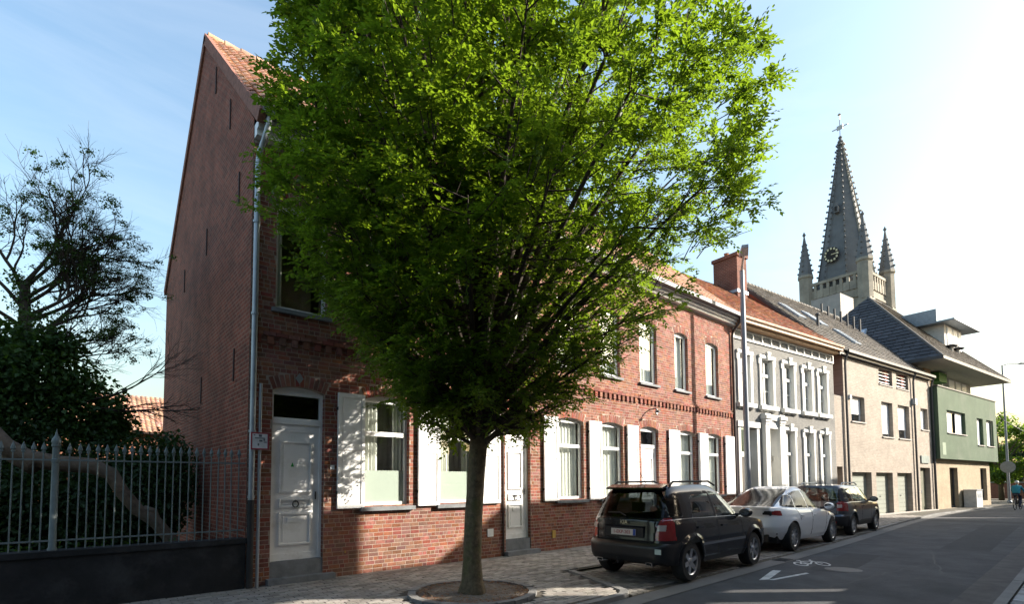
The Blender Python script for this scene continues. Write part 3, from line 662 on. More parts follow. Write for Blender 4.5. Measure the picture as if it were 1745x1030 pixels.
def plain_tiles(parent,name,P0,P1,P2,P3,mat,row=.3,col=.25,nmin=0):
    """rows of overlapping tiles on the quad eave P0-P1, ridge P3-P2 (as real lapped strips with joints)"""
    P0,P1,P2,P3=[Vector(p) for p in (P0,P1,P2,P3)]; n_=(P1-P0).cross(P3-P0).normalized()
    if n_.z<0: n_=-n_
    nr=max(3,int((P3-P0).length/row)); V=[];F=[]
    for r_ in range(nr):
        a0,a1=P0.lerp(P3,r_/nr),P1.lerp(P2,r_/nr); b0,b1=P0.lerp(P3,(r_+1.12)/nr),P1.lerp(P2,(r_+1.12)/nr)
        nc=max(1,int((a1-a0).length/col))
        for c in range(nc):
            u0,u1=c/nc,(c+.93)/nc; o=(r_%2)*.5/nc
            i=len(V); j=rnd.uniform(-.006,.006)
            q=[a0.lerp(a1,min(u0+o,1))+n_*(.055+j),a0.lerp(a1,min(u1+o,1))+n_*(.055+j),b0.lerp(b1,min(u1+o,1))+n_*(.012+j),b0.lerp(b1,min(u0+o,1))+n_*(.012+j)]
            V+=[tuple(p) for p in q]+[tuple(q[0]-n_*.045),tuple(q[1]-n_*.045)]; F+=[(i,i+1,i+2,i+3),(i+4,i+5,i+1,i)]
    return link(name,np_mesh(name,V,F),mat,parent,kind='stuff')
# ---- grey stucco house
GH=thing('stucco_house','grey pebble stucco house with white window surrounds and brown timber eaves','house',at_s(0.02),AQ)
W=8.15
gu=[(.36,1.10),(1.9,2.75),(3.62,4.44),(5.26,5.98),(6.63,7.40)]
gw_=[(3.58,4.36),(5.2,5.98),(6.66,7.42)]
ops=[(a,b,4.78,6.68,.05) for a,b in gu]+[(a,b,1.0,3.84,.05) for a,b in gw_]+[(.28,1.40,0,3.78,.06),(2.18,2.96,.15,3.88,0)]
obj('wall',wall_mb(0,W,-.1,7.68,0,.18,ops),m_stucco,GH)
def surround(a,b,z0,z1,w,key=True,sill=True,par=GH):
    mb=MB(); t=-.06
    mb.box(a-w,a,t,.0,z0,z1+.02); mb.box(b,b+w,t,.0,z0,z1+.02); mb.box(a-w-.03,b+w+.03,t-.03,0,z1+.02,z1+.15)
    # ears and inner reveals in white
    mb.box(a-w-.05,a-w,t+.003,0,z1-.22,z1+.02); mb.box(b+w,b+w+.05,t+.003,0,z1-.22,z1+.02)
    mb.box(a-.001,a+.02,t+.01,.16,z0,z1); mb.box(b-.02,b+.001,t+.01,.16,z0,z1); mb.box(a,b,t+.01,.16,z1-.0,z1+.019)
    s=obj('window_surround',mb,m_gwhite,par)
    xm=(a+b)/2
    if key: obj('keystone',MB().prism([(xm-.07,t-.08,z1-.02),(xm+.07,t-.08,z1-.02),(xm+.11,t-.08,z1+.24),(xm-.11,t-.08,z1+.24)],(0,.08,0)).prism([(xm-.10,t-.10,z1+.18),(xm+.10,t-.10,z1+.18),(xm+.14,t-.10,z1+.29),(xm-.14,t-.10,z1+.29)],(0,.1,0)),m_gwhite,s)
    if sill:
        obj('sill',MB().box(a-w-.08,b+w+.08,-.16,.25,z0-.16,z0-.002),m_gwhite,s)
        mb=MB()
        for k in range(5):
            xa=a-w+(b-a+2*w)*k/5; mb.box(xa+.03,xa+(b-a+2*w)/5-.03,-.03,0,z0-.23+.03*(k%2),z0-.162)
        obj('apron_blocks',mb,m_gwhite,s)
def cross_window(par,a,b,z0,z1,y,rise=0):
    f=.07; mb=MB(); mb.box(a+.02,a+f,y,y+.07,z0,z1); mb.box(b-f,b-.02,y,y+.07,z0,z1); mb.box(a+f,b-f,y,y+.07,z0,z0+.1); mb.box(a+f,b-f,y,y+.07,z1-.08,z1)
    w=obj('window',mb,m_gwhite,par); zr=z0+(z1-z0)*.66
    obj('transom',MB().box(a+f,b-f,y-.05,y+.06,zr-.06,zr+.06),m_gwhite,w); obj('mullion',MB().box((a+b)/2-.045,(a+b)/2+.045,y-.02,y+.05,z0+.1,z1-.08),m_gwhite,w)
    obj('glazing_bar',MB().box(a+f,b-f,y+.005,y+.04,z0+(zr-z0)*.5-.018,z0+(zr-z0)*.5+.018),m_gwhite,w)
    for u0,u1 in ((a+f,(a+b)/2-.045),((a+b)/2+.045,b-f)):
        for v0,v1 in ((z0+.1,zr-.06),(zr+.06,z1-.08)): obj('pane',MB().box(u0,u1,y+.02,y+.026,v0,v1),g_far,w)
    obj('curtain',curtain(a,a+(b-a)*.42,z0,z1,y+.18,3,.02),m_curt,w); obj('room_back',MB().box(a-.2,b+.2,y+.9,y+.95,z0-.2,z1+.2),m_dark,w)
    return w
for a,b in gu: surround(a,b,4.78,6.70,.14); cross_window(GH,a,b,4.80,6.70,.12)
for a,b in gw_: surround(a,b,1.0,3.86,.12); cross_window(GH,a,b,1.02,3.86,.12)
# portal and carriage door
mb=MB(); mb.box(.12,.28,-.07,0,0,3.8); mb.box(1.40,1.56,-.07,0,0,3.8); mb.box(.08,1.60,-.1,0,3.84,4.06); mb.box(1.38,1.402,-.05,.30,0,3.8)
obj('carriage_surround',mb,m_gwhite,GH)
cd=obj('carriage_door',MB().box(.28,1.40,.24,.29,0,2.7),M('w_dark_wood',(.07,.055,.042),rough=.6),GH)
obj('transom',MB().box(.28,1.40,.2,.29,2.7,2.9),m_gwhite,cd); obj('fanlight',MB().box(.28,1.40,.25,.256,2.9,3.78),g_far,cd); obj('room_back',MB().box(0,1.6,.9,.95,0,3.9),m_dark,cd)
for k in range(5): obj('board',MB().box(.31+k*.215,.31+k*.215+.2,.225,.239,.1,2.6),M('w_dark_wood',(.07,.055,.042)),cd)
po=MB()
for a in (1.88,2.97):
    po.box(a,a+.30,-.16,0,0,4.12); po.box(a-.04,a+.34,-.2,0,.0,.5); po.box(a-.03,a+.33,-.19,0,4.02,4.10); po.box(a-.06,a+.36,-.22,0,4.12,4.24); po.box(a-.10,a+.40,-.27,0,4.24,4.38); po.box(a-.04,a+.34,-.18,0,4.38,4.46)
po.box(2.18,2.97,-.10,0,3.88,4.2); po.box(2.18,2.97,-.17,0,4.2,4.42)
po.box(2.16,2.182,-.05,.30,.15,3.88); po.box(2.958,2.98,-.05,.30,.15,3.88)
obj('portal',po,m_gwhite,GH)
dd=obj('door',MB().box(2.18,2.96,.25,.30,.15,2.6),m_wood,GH); obj('transom',MB().box(2.18,2.96,.16,.30,2.6,2.76),m_wood,dd); obj('fanlight',MB().box(2.2,2.94,.27,.275,2.76,3.88),g_far,dd); obj('room_back',MB().box(2.1,3.0,.7,.75,.1,4),m_dark,dd)
for v0,v1 in ((.4,1.1),(1.3,2.45)): obj('panel',MB().box(2.30,2.84,.232,.25,v0,v1),m_wood,dd)
# frieze with pale borders, eaves, roof
fz=MB(); fz.box(0,W,-.05,0,7.27,7.34); fz.box(0,W,-.045,0,7.60,7.68)
n=12
for k in range(n+1):
    x=k*(W-.06)/n; fz.box(x,x+.06,-.045,0,7.34,7.60)
obj('frieze',fz,m_gwhite,GH)
ev=MB(); ev.box(-.02,W+.05,-.30,0,7.69,7.80); ev.box(-.02,W+.05,-.46,0,7.80,7.93); ev.box(-.02,W+.05,-.52,-.38,7.93,8.02)
obj('eaves',ev,m_tan,GH)
rg=MB(); rg.prism([(-.03,-.45,7.94),(-.03,4.6,12.05),(-.03,4.6,11.9),(-.03,-.45,7.82)],(W+.03,0,0)); rg.prism([(-.03,4.6,12.05),(-.03,9.5,7.9),(-.03,9.5,7.8),(-.03,4.6,11.9)],(W+.03,0,0))
r=obj('roof',rg,m_under,GH); plain_tiles(r,'roof_tiles',(-.03,-.5,7.92),(W,-.5,7.92),(W,4.6,12.06),(-.03,4.6,12.06),m_tile2,.28,.21)
obj('left_gable',MB().poly([(-.02,.0,-.1),(-.02,9.4,-.1),(-.02,9.4,7.8),(-.02,4.6,11.95),(-.02,0,7.9)]),m_redb,GH)
ch=obj('chimney',MB().box(6.0,6.85,3.4,4.75,10.3,13.25).box(5.93,6.92,3.33,4.82,13.25,13.42),brickmat('chimney_brick',(.17,.06,.042),(.12,.045,.034),(.2,.13,.1),axis='yzx'),GH)
obj('flashing',MB().box(5.95,6.9,3.36,4.8,11.35,11.5),m_zinc,ch); 
for x in (6.2,6.6): obj('chimney_pot',MB().lathe([(.13,13.42),(.11,13.6),(.14,13.62),(.0,13.63)],10,'z',(x,4.1,0)),m_tile2,ch,smooth=40)
# ---- beige brick house with garages
s0=8.2
BE=thing('beige_house','beige brick house with three garage doors and grey tiled roof','house',at_s(s0),AQ)
gar=[(1.55,3.73),(4.28,6.36),(6.98,9.02)]
bw=[(1.72,3.25,4.68,5.95),(5.28,6.72,4.08,5.95),(7.45,9.05,4.08,5.95),(10.8,11.9,4.75,6.02)]
lo=[(5.1,6.85,6.88,7.74),(7.42,9.1,6.88,7.74)]
ops=[(a,b,0,2.17,0) for a,b in gar]+[(a,b,c,d,0) for a,b,c,d in bw]+[(a,b,c,d,0) for a,b,c,d in lo]+[(10.3,11.85,0,2.5,0)]
obj('wall',wall_mb(.98,12.45,-.1,7.82,0,.30,ops),m_beige,BE)
obj('low_wall',wall_mb(0,.975,-.1,5.8,.02,.35,[(.05,.62,0,2.42,0)]),m_beige,BE)
obj('side_door',MB().box(.05,.62,.3,.34,0,2.42),M('w_tan_door',(.30,.17,.08),rough=.6),BE)
obj('recess_wall',MB().quad((.02,.03,5.8),(.02,5,5.8),(.02,5,12.9),(.02,.03,8.05)),m_redb,BE); obj('recess_back',MB().box(.03,.97,1.6,1.7,5.7,8.6),m_redb,BE); obj('recess_cheek',MB().quad((.975,0,5.8),(.975,1.7,5.8),(.975,1.7,8),(.975,0,7.82)),m_beige,BE)
obj('recess_floor',MB().box(.0,.98,.04,1.7,5.7,5.82),m_conc,BE)
for a,b in gar:
    g=obj('garage_door',MB().box(a,b,.26,.30,0,2.17),m_garage,BE)
    for k in range(9): obj('slat',MB().box(a+.03,b-.03,.243,.259,.06+k*.234,.06+k*.234+.215),m_garage,g)
    obj('handle',MB().box((a+b)/2-.06,(a+b)/2+.06,.215,.243,.9,.94),m_anth,g)
for i,(a,b,c,d) in enumerate(bw):
    fr=MB(); fr.box(a,a+.06,.22,.28,c,d); fr.box(b-.06,b,.22,.28,c,d); fr.box(a+.06,b-.06,.22,.28,c,c+.06); fr.box(a+.06,b-.06,.22,.28,d-.06,d)
    w=obj('window',fr,m_frame,BE); obj('pane',MB().box(a+.06,b-.06,.25,.256,c+.06,d-.06),g_far,w)
    k=[.68,.9,.72,1][i]; bl=obj('roller_blind',MB().box(a+.05,b-.05,.19,.21,d-(d-c)*k,d-.01),m_blind,w)
    obj('room_back',MB().box(a-.2,b+.2,.9,.95,c-.2,d+.2),m_dark,w); obj('sill',MB().box(a-.05,b+.05,-.06,.28,c-.07,c-.002),m_conc,w)
obj('blind_box',MB().box(1.5,1.66,-.08,0,5.75,5.95),m_frame,BE)
for a,b,c,d in lo:
    lg=obj('loggia',MB().box(a-.1,b+.1,1.4,1.45,c-.4,d+.5),m_redb,BE)
    obj('floor',MB().box(a-.1,b+.1,.3,1.4,c-.2,c-.1),m_conc,lg); obj('capping',MB().box(a-.03,b+.03,-.04,.3,c-.06,c),m_conc,lg)
    for k in range(4): obj('rail',MB().box(a+.05,b-.05,.1,.14,c+.12+k*.18,c+.17+k*.18),m_frame,lg)
    obj('red_post',MB().box(b-.5,b-.12,.16,.30,c,d),M('w_red_panel',(.28,.02,.02),rough=.5),lg)
fd=obj('door',MB().box(10.3,11.85,.26,.30,0,2.5),M('w_olive_door',(.14,.14,.10),rough=.5),BE); obj('side_light',MB().box(10.36,10.9,.24,.255,.3,2.35),g_far,fd); obj('panel',MB().box(11.0,11.75,.24,.259,.2,2.35),M('w_olive_door',(.14,.14,.10)),fd)
obj('handle',MB().box(10.95,11.0,.18,.24,1.0,1.2),m_zinc,fd)
obj('wall_sign',MB().box(10.42,11.66,-.06,-.004,2.76,3.20),M('w_sign_grey_green',(.20,.235,.215),rough=.5,bump=0),BE)
obj('threshold',MB().box(1.2,12.2,-.25,.02,-.05,.03),m_conc,BE)
obj('cornice',MB().box(.98,12.45,-.16,0,7.83,7.93),m_anth,BE)
obj('gutter',MB().prism([(.95,-.34,7.93),(.95,-.16,7.93),(.95,-.16,8.06),(.95,-.34,8.06)],(11.5,0,0)),m_anth,BE)
rb=MB(); rb.prism([(.0,-.2,7.96),(.0,5.0,13.0),(.0,5.0,12.85),(.0,-.2,7.80)],(12.5,0,0)); rb.prism([(.0,5.0,13.0),(.0,10.2,7.9),(.0,10.2,7.8),(.0,5.0,12.85)],(12.5,0,0))
r=obj('roof',rb,m_anth,BE); plain_tiles(r,'roof_tiles',(.0,-.3,7.96),(12.5,-.3,7.96),(12.5,5.0,13.04),(.0,5.0,13.04),m_gtile,.3,.25)
obj('verge_board',MB().prism([(-.06,-.35,7.86),(-.06,5.0,13.06),(-.06,5.0,12.85),(-.06,-.35,7.66)],(.07,0,0)),m_anth,r)
obj('gable_wall',MB().poly([(-.01,.35,5.5),(-.01,9.8,5.5),(-.01,9.8,7.9),(-.01,5.0,12.86),(-.01,-.1,7.83)]),m_redb,BE)
obj('end_wall',MB().poly([(12.45,0,-.1),(12.45,9.8,-.1),(12.45,9.8,7.9),(12.45,5.0,12.86),(12.45,0,7.83)]),m_beige,BE)
for k in range(36): obj('ridge_tile',MB().tube([(k*.347,5,13.02),(k*.347+.36,5,13.01)],[.13,.11],8),m_gtile,r)
sl=Vector((0,5.3,5.08)).normalized(); nn=Vector((0,-sl.z,sl.y))
def skylight(x,t,w,hh):
    c=Vector((x,-.3,7.98)).lerp(Vector((x,5,13.06)),t)
    def q(dx,ds,dn): p=c+sl*ds+nn*dn; return (p.x+dx,p.y,p.z)
    s=obj('skylight',MB().add([q(a,b,d) for d in (0,.11) for a,b in ((-w/2,-hh/2),(w/2,-hh/2),(w/2,hh/2),(-w/2,hh/2))],[(4,5,6,7),(0,1,5,4),(1,2,6,5),(2,3,7,6),(3,0,4,7)]),m_zinc,BE)
    obj('pane',MB().quad(q(-w/2+.08,-hh/2+.1,.12),(q(w/2-.08,-hh/2+.1,.12)),q(w/2-.08,hh/2-.08,.12),q(-w/2+.08,hh/2-.08,.12)),M('w_skylight_pane',(.45,.5,.55),rough=.08,bump=0,spec=.9),s)
for x,t in ((1.5,.55),(3.9,.55),(4.9,.32)): skylight(x,t,.8,1.5)
obj('roof_vent',MB().tube([(2.4,1.7,9.8),(2.4,1.7,10.55)],.08,8).lathe([(.13,.0),(.13,.1),(0,.16)],8,'z',(2.4,1.7,10.5)),m_anth,BE)
for i in range(7): obj('roof_vent',MB().tube([(9.3+i*.42,4.6-.2*i,12.2-.1*i),(9.3+i*.42,4.6-.2*i,13.3-.15*i)],.07,8),m_anth,BE)
for x in (1.02,9.55,12.38): obj('downpipe',MB().tube([(x,-.25,7.95),(x,-.12,7.6),(x,-.10,7.4),(x,-.10,0)],.055,8),m_anth,BE,smooth=40)
obj('hopper',MB().box(9.45,9.7,-.2,0,6.1,6.45),m_zinc,BE)
# ---- green rendered corner building
s1=20.75
GB=thing('corner_building','green rendered corner building with dark hipped roof over a tan brick ground floor','building',at_s(s1),AQ)
gwn=[(1.4,4.85,4.70,6.12),(7.25,8.55,4.15,6.0),(9.35,10.9,4.15,6.0)]
obj('green_wall',wall_mb(-.05,11.7,3.06,7.45,-.35,.3,[(a,b,c,d,0) for a,b,c,d in gwn]),m_greenr,GB)
bx=MB(); bx.quad((-.05,-.35,3.06),(-.05,9,3.06),(-.05,9,7.45),(-.05,-.35,7.45)); bx.quad((11.7,-.35,3.06),(11.7,9,3.06),(11.7,9,7.45),(11.7,-.35,7.45)); bx.quad((-.05,-.35,3.06),(11.7,-.35,3.06),(11.7,9,3.06),(-.05,9,3.06)); bx.quad((-.05,-.35,7.45),(11.7,-.35,7.45),(11.7,9,7.45),(-.05,9,7.45))
obj('green_sides',bx,m_greenr,GB); obj('coping',MB().box(-.1,11.75,-.40,-.1,7.452,7.52),m_anth,GB)
obj('expansion_joint',MB().box(10.4,10.43,-.352,-.349,3.1,7.4),m_anth,GB); obj('meter_hatch',MB().box(.35,.95,-.36,-.349,3.3,4.05),M('w_hatch',(.17,.22,.15),bump=0),GB)
dn=[(2.65,4.15,0,2.56),(8.85,10.25,.32,2.6)]
obj('ground_wall',wall_mb(.05,11.0,-.1,3.058,0,.3,[(a,b,c,d,0) for a,b,c,d in dn]),m_beige2,GB)
obj('ground_end_wall',MB().quad((11.0,0,-.1),(11.0,9,-.1),(11.0,9,3.05),(11.0,0,3.05)),m_beige2,GB); obj('floor_slab',MB().box(.06,10.98,.3,8.9,2.9,3.04),m_dark,GB)
for i,(a,b,c,d) in enumerate(gwn):
    fr=MB(); fr.box(a,a+.07,-.12,-.05,c,d); fr.box(b-.07,b,-.12,-.05,c,d); fr.box(a+.07,b-.07,-.12,-.05,c,c+.07); fr.box(a+.07,b-.07,-.12,-.05,d-.07,d)
    w=obj('window',fr,m_frame,GB); m=[(a+.07,a+(b-a)*.28),(a+(b-a)*.62,b-.07)] if i==0 else [(a+.07,b-.07)]
    for u,v in m: obj('roller_blind',MB().box(u,v,-.17,-.15,c+.03,d-.03),m_blind,w)
    obj('pane',MB().box(a+.07,b-.07,-.085,-.08,c+.07,d-.07),g_far,w); obj('room_back',MB().box(a,b,.5,.55,c,d),m_room,w); obj('sill',MB().box(a-.04,b+.04,-.42,-.05,c-.06,c-.002),m_conc,w)
for i,(a,b,c,d) in enumerate(dn):
    g=obj('shop_door',MB().box(a,a+.1,.2,.28,c,d).box(b-.1,b,.2,.28,c,d).box(a+.1,b-.1,.2,.28,d-.1,d).box(a+.1,b-.1,.2,.28,c,c+.12),m_anth,GB)
    obj('pane',MB().box(a+.1,b-.1,.24,.246,c+.12,d-.1),glassmat('shop_glass',(.25,.32,.28),1.52,1.6),g); obj('notice',MB().box(a+.2,a+.6,.225,.236,c+.9,c+1.4),m_frame,g); obj('room_back',MB().box(a-.2,b+.2,.9,.95,0,2.8),m_dark,g)
# recessed top storey, deep eaves, hipped roof
tp=obj('top_storey',MB().box(.6,11.3,.9,8.5,7.46,8.85),M('w_pale_render',(.52,.49,.45),rough=.9),GB)
for a,b in ((5.2,6.2),(6.6,7.6),(8.0,9.0),(9.3,10.2)): obj('window',MB().box(a,b,.86,.899,7.55,8.75),m_blind,tp)
obj('brick_pier',MB().box(.95,2.0,.55,.898,7.46,8.85),m_tan,tp); obj('green_awning',MB().box(2.7,4.1,.3,.9,8.15,8.75),M('w_green_awning',(.05,.15,.03),rough=.7),tp); obj('glass_screen',MB().box(4.15,5.1,.5,.53,7.9,8.6),g_far,tp)
EZ2=8.85; e0,e1,ya,yb=-1.35,12.6,-1.05,10.6
rf=MB(); rf.box(e0,e1,ya,yb,EZ2,EZ2+.13); r=obj('roof',rf,m_soffit,GB)
A,B_,C_,D_=(e0,ya,EZ2+.13),(e1,ya,EZ2+.13),(e1,yb,EZ2+.13),(e0,yb,EZ2+.13); p,q=(e0+5.8,4.8,15.3),(e1-5.8,4.8,15.3)
obj('hips',MB().poly([A,B_,q,p]).poly([B_,C_,q]).poly([C_,D_,p,q]).poly([D_,A,p]),m_slate,r)
plain_tiles(r,'front_tiles',A,B_,q,p,m_gtile,.3,.3); plain_tiles(r,'end_tiles',D_,A,p,p,m_slate,.42,.6)
obj('fascia',MB().box(e0-.05,e1+.05,ya-.06,ya,EZ2-.02,EZ2+.16).box(e0-.05,e0,ya,yb,EZ2-.02,EZ2+.16),m_anth,r)
obj('hip_ridge',MB().tube([A,p,q,B_],.09,8),m_gtile,r)
k_=Vector(D_).lerp(Vector(A),.58); c=k_.lerp(Vector(p),.42); e_=(Vector(A)-Vector(D_)).normalized(); u_=(Vector(p)-k_).normalized(); n_=e_.cross(u_); n_=n_ if n_.z>0 else -n_
def rq(a,b,d): return tuple(c+e_*a+u_*b+n_*d)
sk=obj('skylight',MB().add([rq(a,b,d) for d in (.02,.16) for a,b in ((-.5,-.7),(.5,-.7),(.5,.7),(-.5,.7))],[(4,5,6,7),(0,1,5,4),(1,2,6,5),(2,3,7,6),(3,0,4,7)]),m_zinc,GB); obj('pane',MB().quad(rq(-.4,-.6,.17),rq(.4,-.6,.17),rq(.4,.6,.17),rq(-.4,.6,.17)),M('w_skylight_pane',(.45,.5,.55)),sk)
dm=obj('dormer',MB().box(6.6,10.2,1.0,6,11.0,12.75),M('w_pale_render',(.52,.49,.45)),GB)
obj('dormer_roof',MB().prism([(5.9,.2,12.76),(11.6,.2,12.76),(11.6,6.2,12.76),(5.9,6.2,12.76)],(0,0,.1)).prism([(5.9,.25,12.862),(5.93,.25,12.862),(5.93,6.1,13.5),(5.9,6.1,13.5)],(0,0,.01)).box(5.9,6.0,1.2,6.1,12.87,13.75),M('w_zinc_clad',(.22,.25,.28),rough=.5,metal=.4,bump=0),dm)
for a,b in ((7.1,8.1),(8.3,9.2),(9.4,10.0)): obj('window',MB().box(a,b,.95,.999,11.2,12.6),m_blind,dm)
for x in (6.0,7.3): 
    d=obj('roof_cowl',MB().tube([(x,.5,9.9),(x,.5,10.9)],.12,8),m_conc,GB); obj('cap',MB().lathe([(.35,.0),(.4,.06),(.1,.2),(0,.2)],10,'z',(x,.5,10.9)),m_anth,d)
obj('concrete_chimney',MB().box(5.2,7.5,7.0,9.2,12.2,16.5),m_conc,GB)
bin_=thing('litter_bin','pale grey waste cabinet standing against the tan brick ground floor','bin',at_s(s1+4.75),AQ)
obj('body',MB().box(0,1.2,-.75,-.1,0,1.08),M('w_bin_grey',(.50,.50,.48),rough=.6),bin_); obj('lid',MB().box(-.03,1.23,-.78,-.07,1.08,1.15),m_zinc,bin_); obj('flap',MB().box(.2,1.0,-.765,-.75,.62,.9),m_zinc,bin_)
# ------------------------------------------------------------------ church
m_ch=M('w_church_stone',(.30,.275,.225),rough=.95,var=.28,scale=.35,bump=.3,bscale=2,dirt=(.17,.165,.15),dscale=.25)
m_sp=M('w_spire_slate',(.135,.14,.143),rough=.8,var=.2,scale=.5,bump=.2,bscale=3)
CH=thing('church_tower','stone church tower with tall crocketed spire, corner pinnacles and clock','church',(106.2,22.0,0),R(-5))
CH.scale=(1.02,1.02,1.075)
a=4.75
obj('tower',MB().box(-a,a,-a,a,-1,32.6),m_ch,CH)
for z in (20,26.5,31.2): obj('string_course',MB().box(-a-.22,a+.22,-a-.22,a+.22,z,z+.4),m_ch,CH)
for sx in (-1,1):
    for sy in (-1,1):
        cx,cy_=sx*a,sy*a
        b=obj('buttress',MB().box(cx-1.0,cx+1.0,cy_-1.0,cy_+1.0,-1,30.5),m_ch,CH)
        t=obj('turret',MB().lathe([(1.15,30.5),(1.15,36.4),(1.35,36.6),(1.3,37.0)],8,'z',(cx,cy_,0)),m_ch,CH)
        p_=obj('pinnacle',MB().lathe([(1.25,37.0),(.12,44.0),(.3,44.3),(.0,44.9)],8,'z',(cx,cy_,0)),m_sp,t)
        for k in range(6):
            z=37.6+k*.95; rr=1.25*(1-(z-37)/6.4)
            mb=MB()
            for i in range(0,8,2): an=2*math.pi*i/8; mb.box(cx+(rr+.1)*math.cos(an)-.14,cx+(rr+.1)*math.cos(an)+.14,cy_+(rr+.1)*math.sin(an)-.14,cy_+(rr+.1)*math.sin(an)+.14,z,z+.26)
            obj('crocket_ring',mb,m_sp,p_)
pp=MB()
for s in (-1,1):
    for k in range(9):
        u=-a+.25+k*(2*a/9); pp.box(u,u+.45,s*a-.2,s*a+.2,32.6,35.0); pp.box(s*a-.2,s*a+.2,u,u+.45,32.6,35.0)
    pp.box(-a,a,s*a-.28,s*a+.28,34.9,35.35); pp.box(s*a-.28,s*a+.28,-a,a,34.9,35.35)
    pp.box(-a,a,s*a-.12,s*a+.12,32.6,34.0); pp.box(s*a-.12,s*a+.12,-a,a,32.6,34.0)
obj('parapet',pp,m_ch,CH)
for y_,z in ((-a-.02,22.5),):
    obj('belfry_window',MB().prism([(-.9,-a-.06,21.5),(.9,-a-.06,21.5),(.9,-a-.06,25),(0,-a-.06,27),(-.9,-a-.06,25)],(0,.05,0)),m_dark,CH); obj('belfry_window',MB().prism([(-a-.06,-.9,27.2),(-a-.06,.9,27.2),(-a-.06,.9,29.5),(-a-.06,0,30.8),(-a-.06,-.9,29.5)],(.05,0,0)),m_dark,CH)
spz0,spz1,r0=33.5,60.2,4.7
off=math.pi/8; mb=MB(); vs=[(r0*math.cos(off+k*math.pi/4),r0*math.sin(off+k*math.pi/4),spz0) for k in range(8)]+[(.22*math.cos(off+k*math.pi/4),.22*math.sin(off+k*math.pi/4),spz1) for k in range(8)]
mb.add(vs,[(k,(k+1)%8,8+(k+1)%8,8+k) for k in range(8)]); spo=obj('spire',mb,m_sp,CH)
for k in range(8):
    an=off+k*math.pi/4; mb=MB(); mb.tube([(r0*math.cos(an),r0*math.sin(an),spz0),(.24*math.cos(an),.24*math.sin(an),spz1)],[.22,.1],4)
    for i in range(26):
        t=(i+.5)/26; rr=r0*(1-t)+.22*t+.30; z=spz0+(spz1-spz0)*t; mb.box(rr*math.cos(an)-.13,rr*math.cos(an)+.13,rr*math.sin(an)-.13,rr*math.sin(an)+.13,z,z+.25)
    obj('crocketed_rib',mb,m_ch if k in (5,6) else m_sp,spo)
fin=obj('finial',MB().lathe([(.2,60),(.5,60.4),(.2,60.9),(.35,61.2),(.06,61.5),(.06,64.4),(.0,64.4)],8),m_sp,spo)
obj('cross',MB().box(-.06,.06,-1.3,1.3,62.9,63.05).box(-.07,.07,-.5,.5,62.6,63.35).box(-.05,.05,-.05,.05,64.4,65.2).lathe([(0,65),(.3,65.3),(0,65.6)],8),M('w_gilt',(.45,.42,.36),rough=.4,metal=.5,bump=0),fin)
lu=obj('lucarne',MB().prism([(-4.4,-.7,36.2),(-4.4,.7,36.2),(-4.4,.7,43.0),(-4.4,0,45.5),(-4.4,-.7,43.0)],(2.8,0,0)) if False else MB().prism([(-3.05,-.35,47.0),(-3.05,.35,47.0),(-3.05,.35,48.0),(-3.05,0,48.8),(-3.05,-.35,48.0)],(1.5,0,0)),m_sp,spo)
obj('louvre',MB().box(-3.08,-3.05,-.2,.2,47.2,48.0),m_dark,lu)
# clock: black dial with pale figures on the west face of the spire
ck=obj('clock',MB().lathe([(0,-.12),(1.25,-.12),(1.3,0)],24,'x',(-4.05,.55,39.6)),m_dark,CH)
mb=MB()
for k in range(12):
    an=k*math.pi/6; cy_,cz=.55+1.02*math.sin(an),39.6+1.02*math.cos(an); mb.box(-4.22,-4.17,cy_-.14,cy_+.14,cz-.17,cz+.17)
mb.box(-4.24,-4.18,-.35,.55,39.55,39.68); mb.box(-4.24,-4.18,.5,.62,39.6,39.62)
obj('clock_figures',mb,M('w_clock_gilt',(.62,.56,.36),rough=.5,bump=0),ck)
# ------------------------------------------------------------------ lamps
m_pole=M('w_pole_grey',(.20,.22,.25),rough=.5,var=.08,metal=.3,bump=.03)
def lamp(label,x,y,h,r0,r1,arm,grp='street lamps'):
    l=thing('street_lamp',label,'street lamp',(x,y,0),group=grp)
    obj('pole',MB().tube([(0,0,-.05),(0,0,h*.3),(0,0,h)],[r0,r0*.82,r1],14),m_pole,l,smooth=40); obj('base_collar',MB().lathe([(r0*1.6,0),(r0*1.6,.12),(r0,.2)],14),m_pole,l)
    if arm:
        ax,ay=arm; a_=obj('arm',MB().tube([(0,0,h-.05),(ax*.3,ay*.3,h+.08),(ax,ay,h+.12)],.035,8),m_pole,l); L=Vector((ax,ay,0)).normalized(); nx=Vector((-L.y,L.x,0))*.14
        hd=[Vector((ax,ay,h+.08))+nx,Vector((ax,ay,h+.08))-nx,Vector((ax,ay,h+.08))-nx*.7+L*.7,Vector((ax,ay,h+.08))+nx*.7+L*.7]
        obj('lamp_head',MB().prism([tuple(p) for p in hd],(0,0,.1)),m_pole,l)
    return l
lamp('tall grey lamp pole in front of the stucco house, its top hidden by leaves',15.6,-1.15,9.15,.115,.075,(-.9,-.5))
fl=lamp('far street lamp with thin arm beyond the green corner building',53.0,-3.85,10.7,.10,.05,(1.1,-.9))
tsn=thing('round_sign','round road sign seen from behind on the far lamp pole','sign',(52.6,-3.9,2.75))
obj('disc',MB().lathe([(0,-.012),(.42,-.012),(.45,0),(.42,.012),(0,.012)],24,'x'),M('w_sign_back',(.20,.21,.22),rough=.5,bump=0),tsn); obj('clamp',MB().box(0,.35,-.05,.05,-.05,.05),m_pole,tsn)
wr=thing('overhead_cable','thin black cable strung between the green building and the far lamp','cable',(0,0,0))
P=[Vector((50.6,-3.75,6.75)).lerp(Vector((53.0,-3.85,6.3)),t/6)-Vector((0,0,.12*math.sin(math.pi*t/6))) for t in range(7)]+[Vector((53,-3.85,6.3)).lerp(Vector((60,-6.5,3.9)),t/6) for t in range(1,7)]
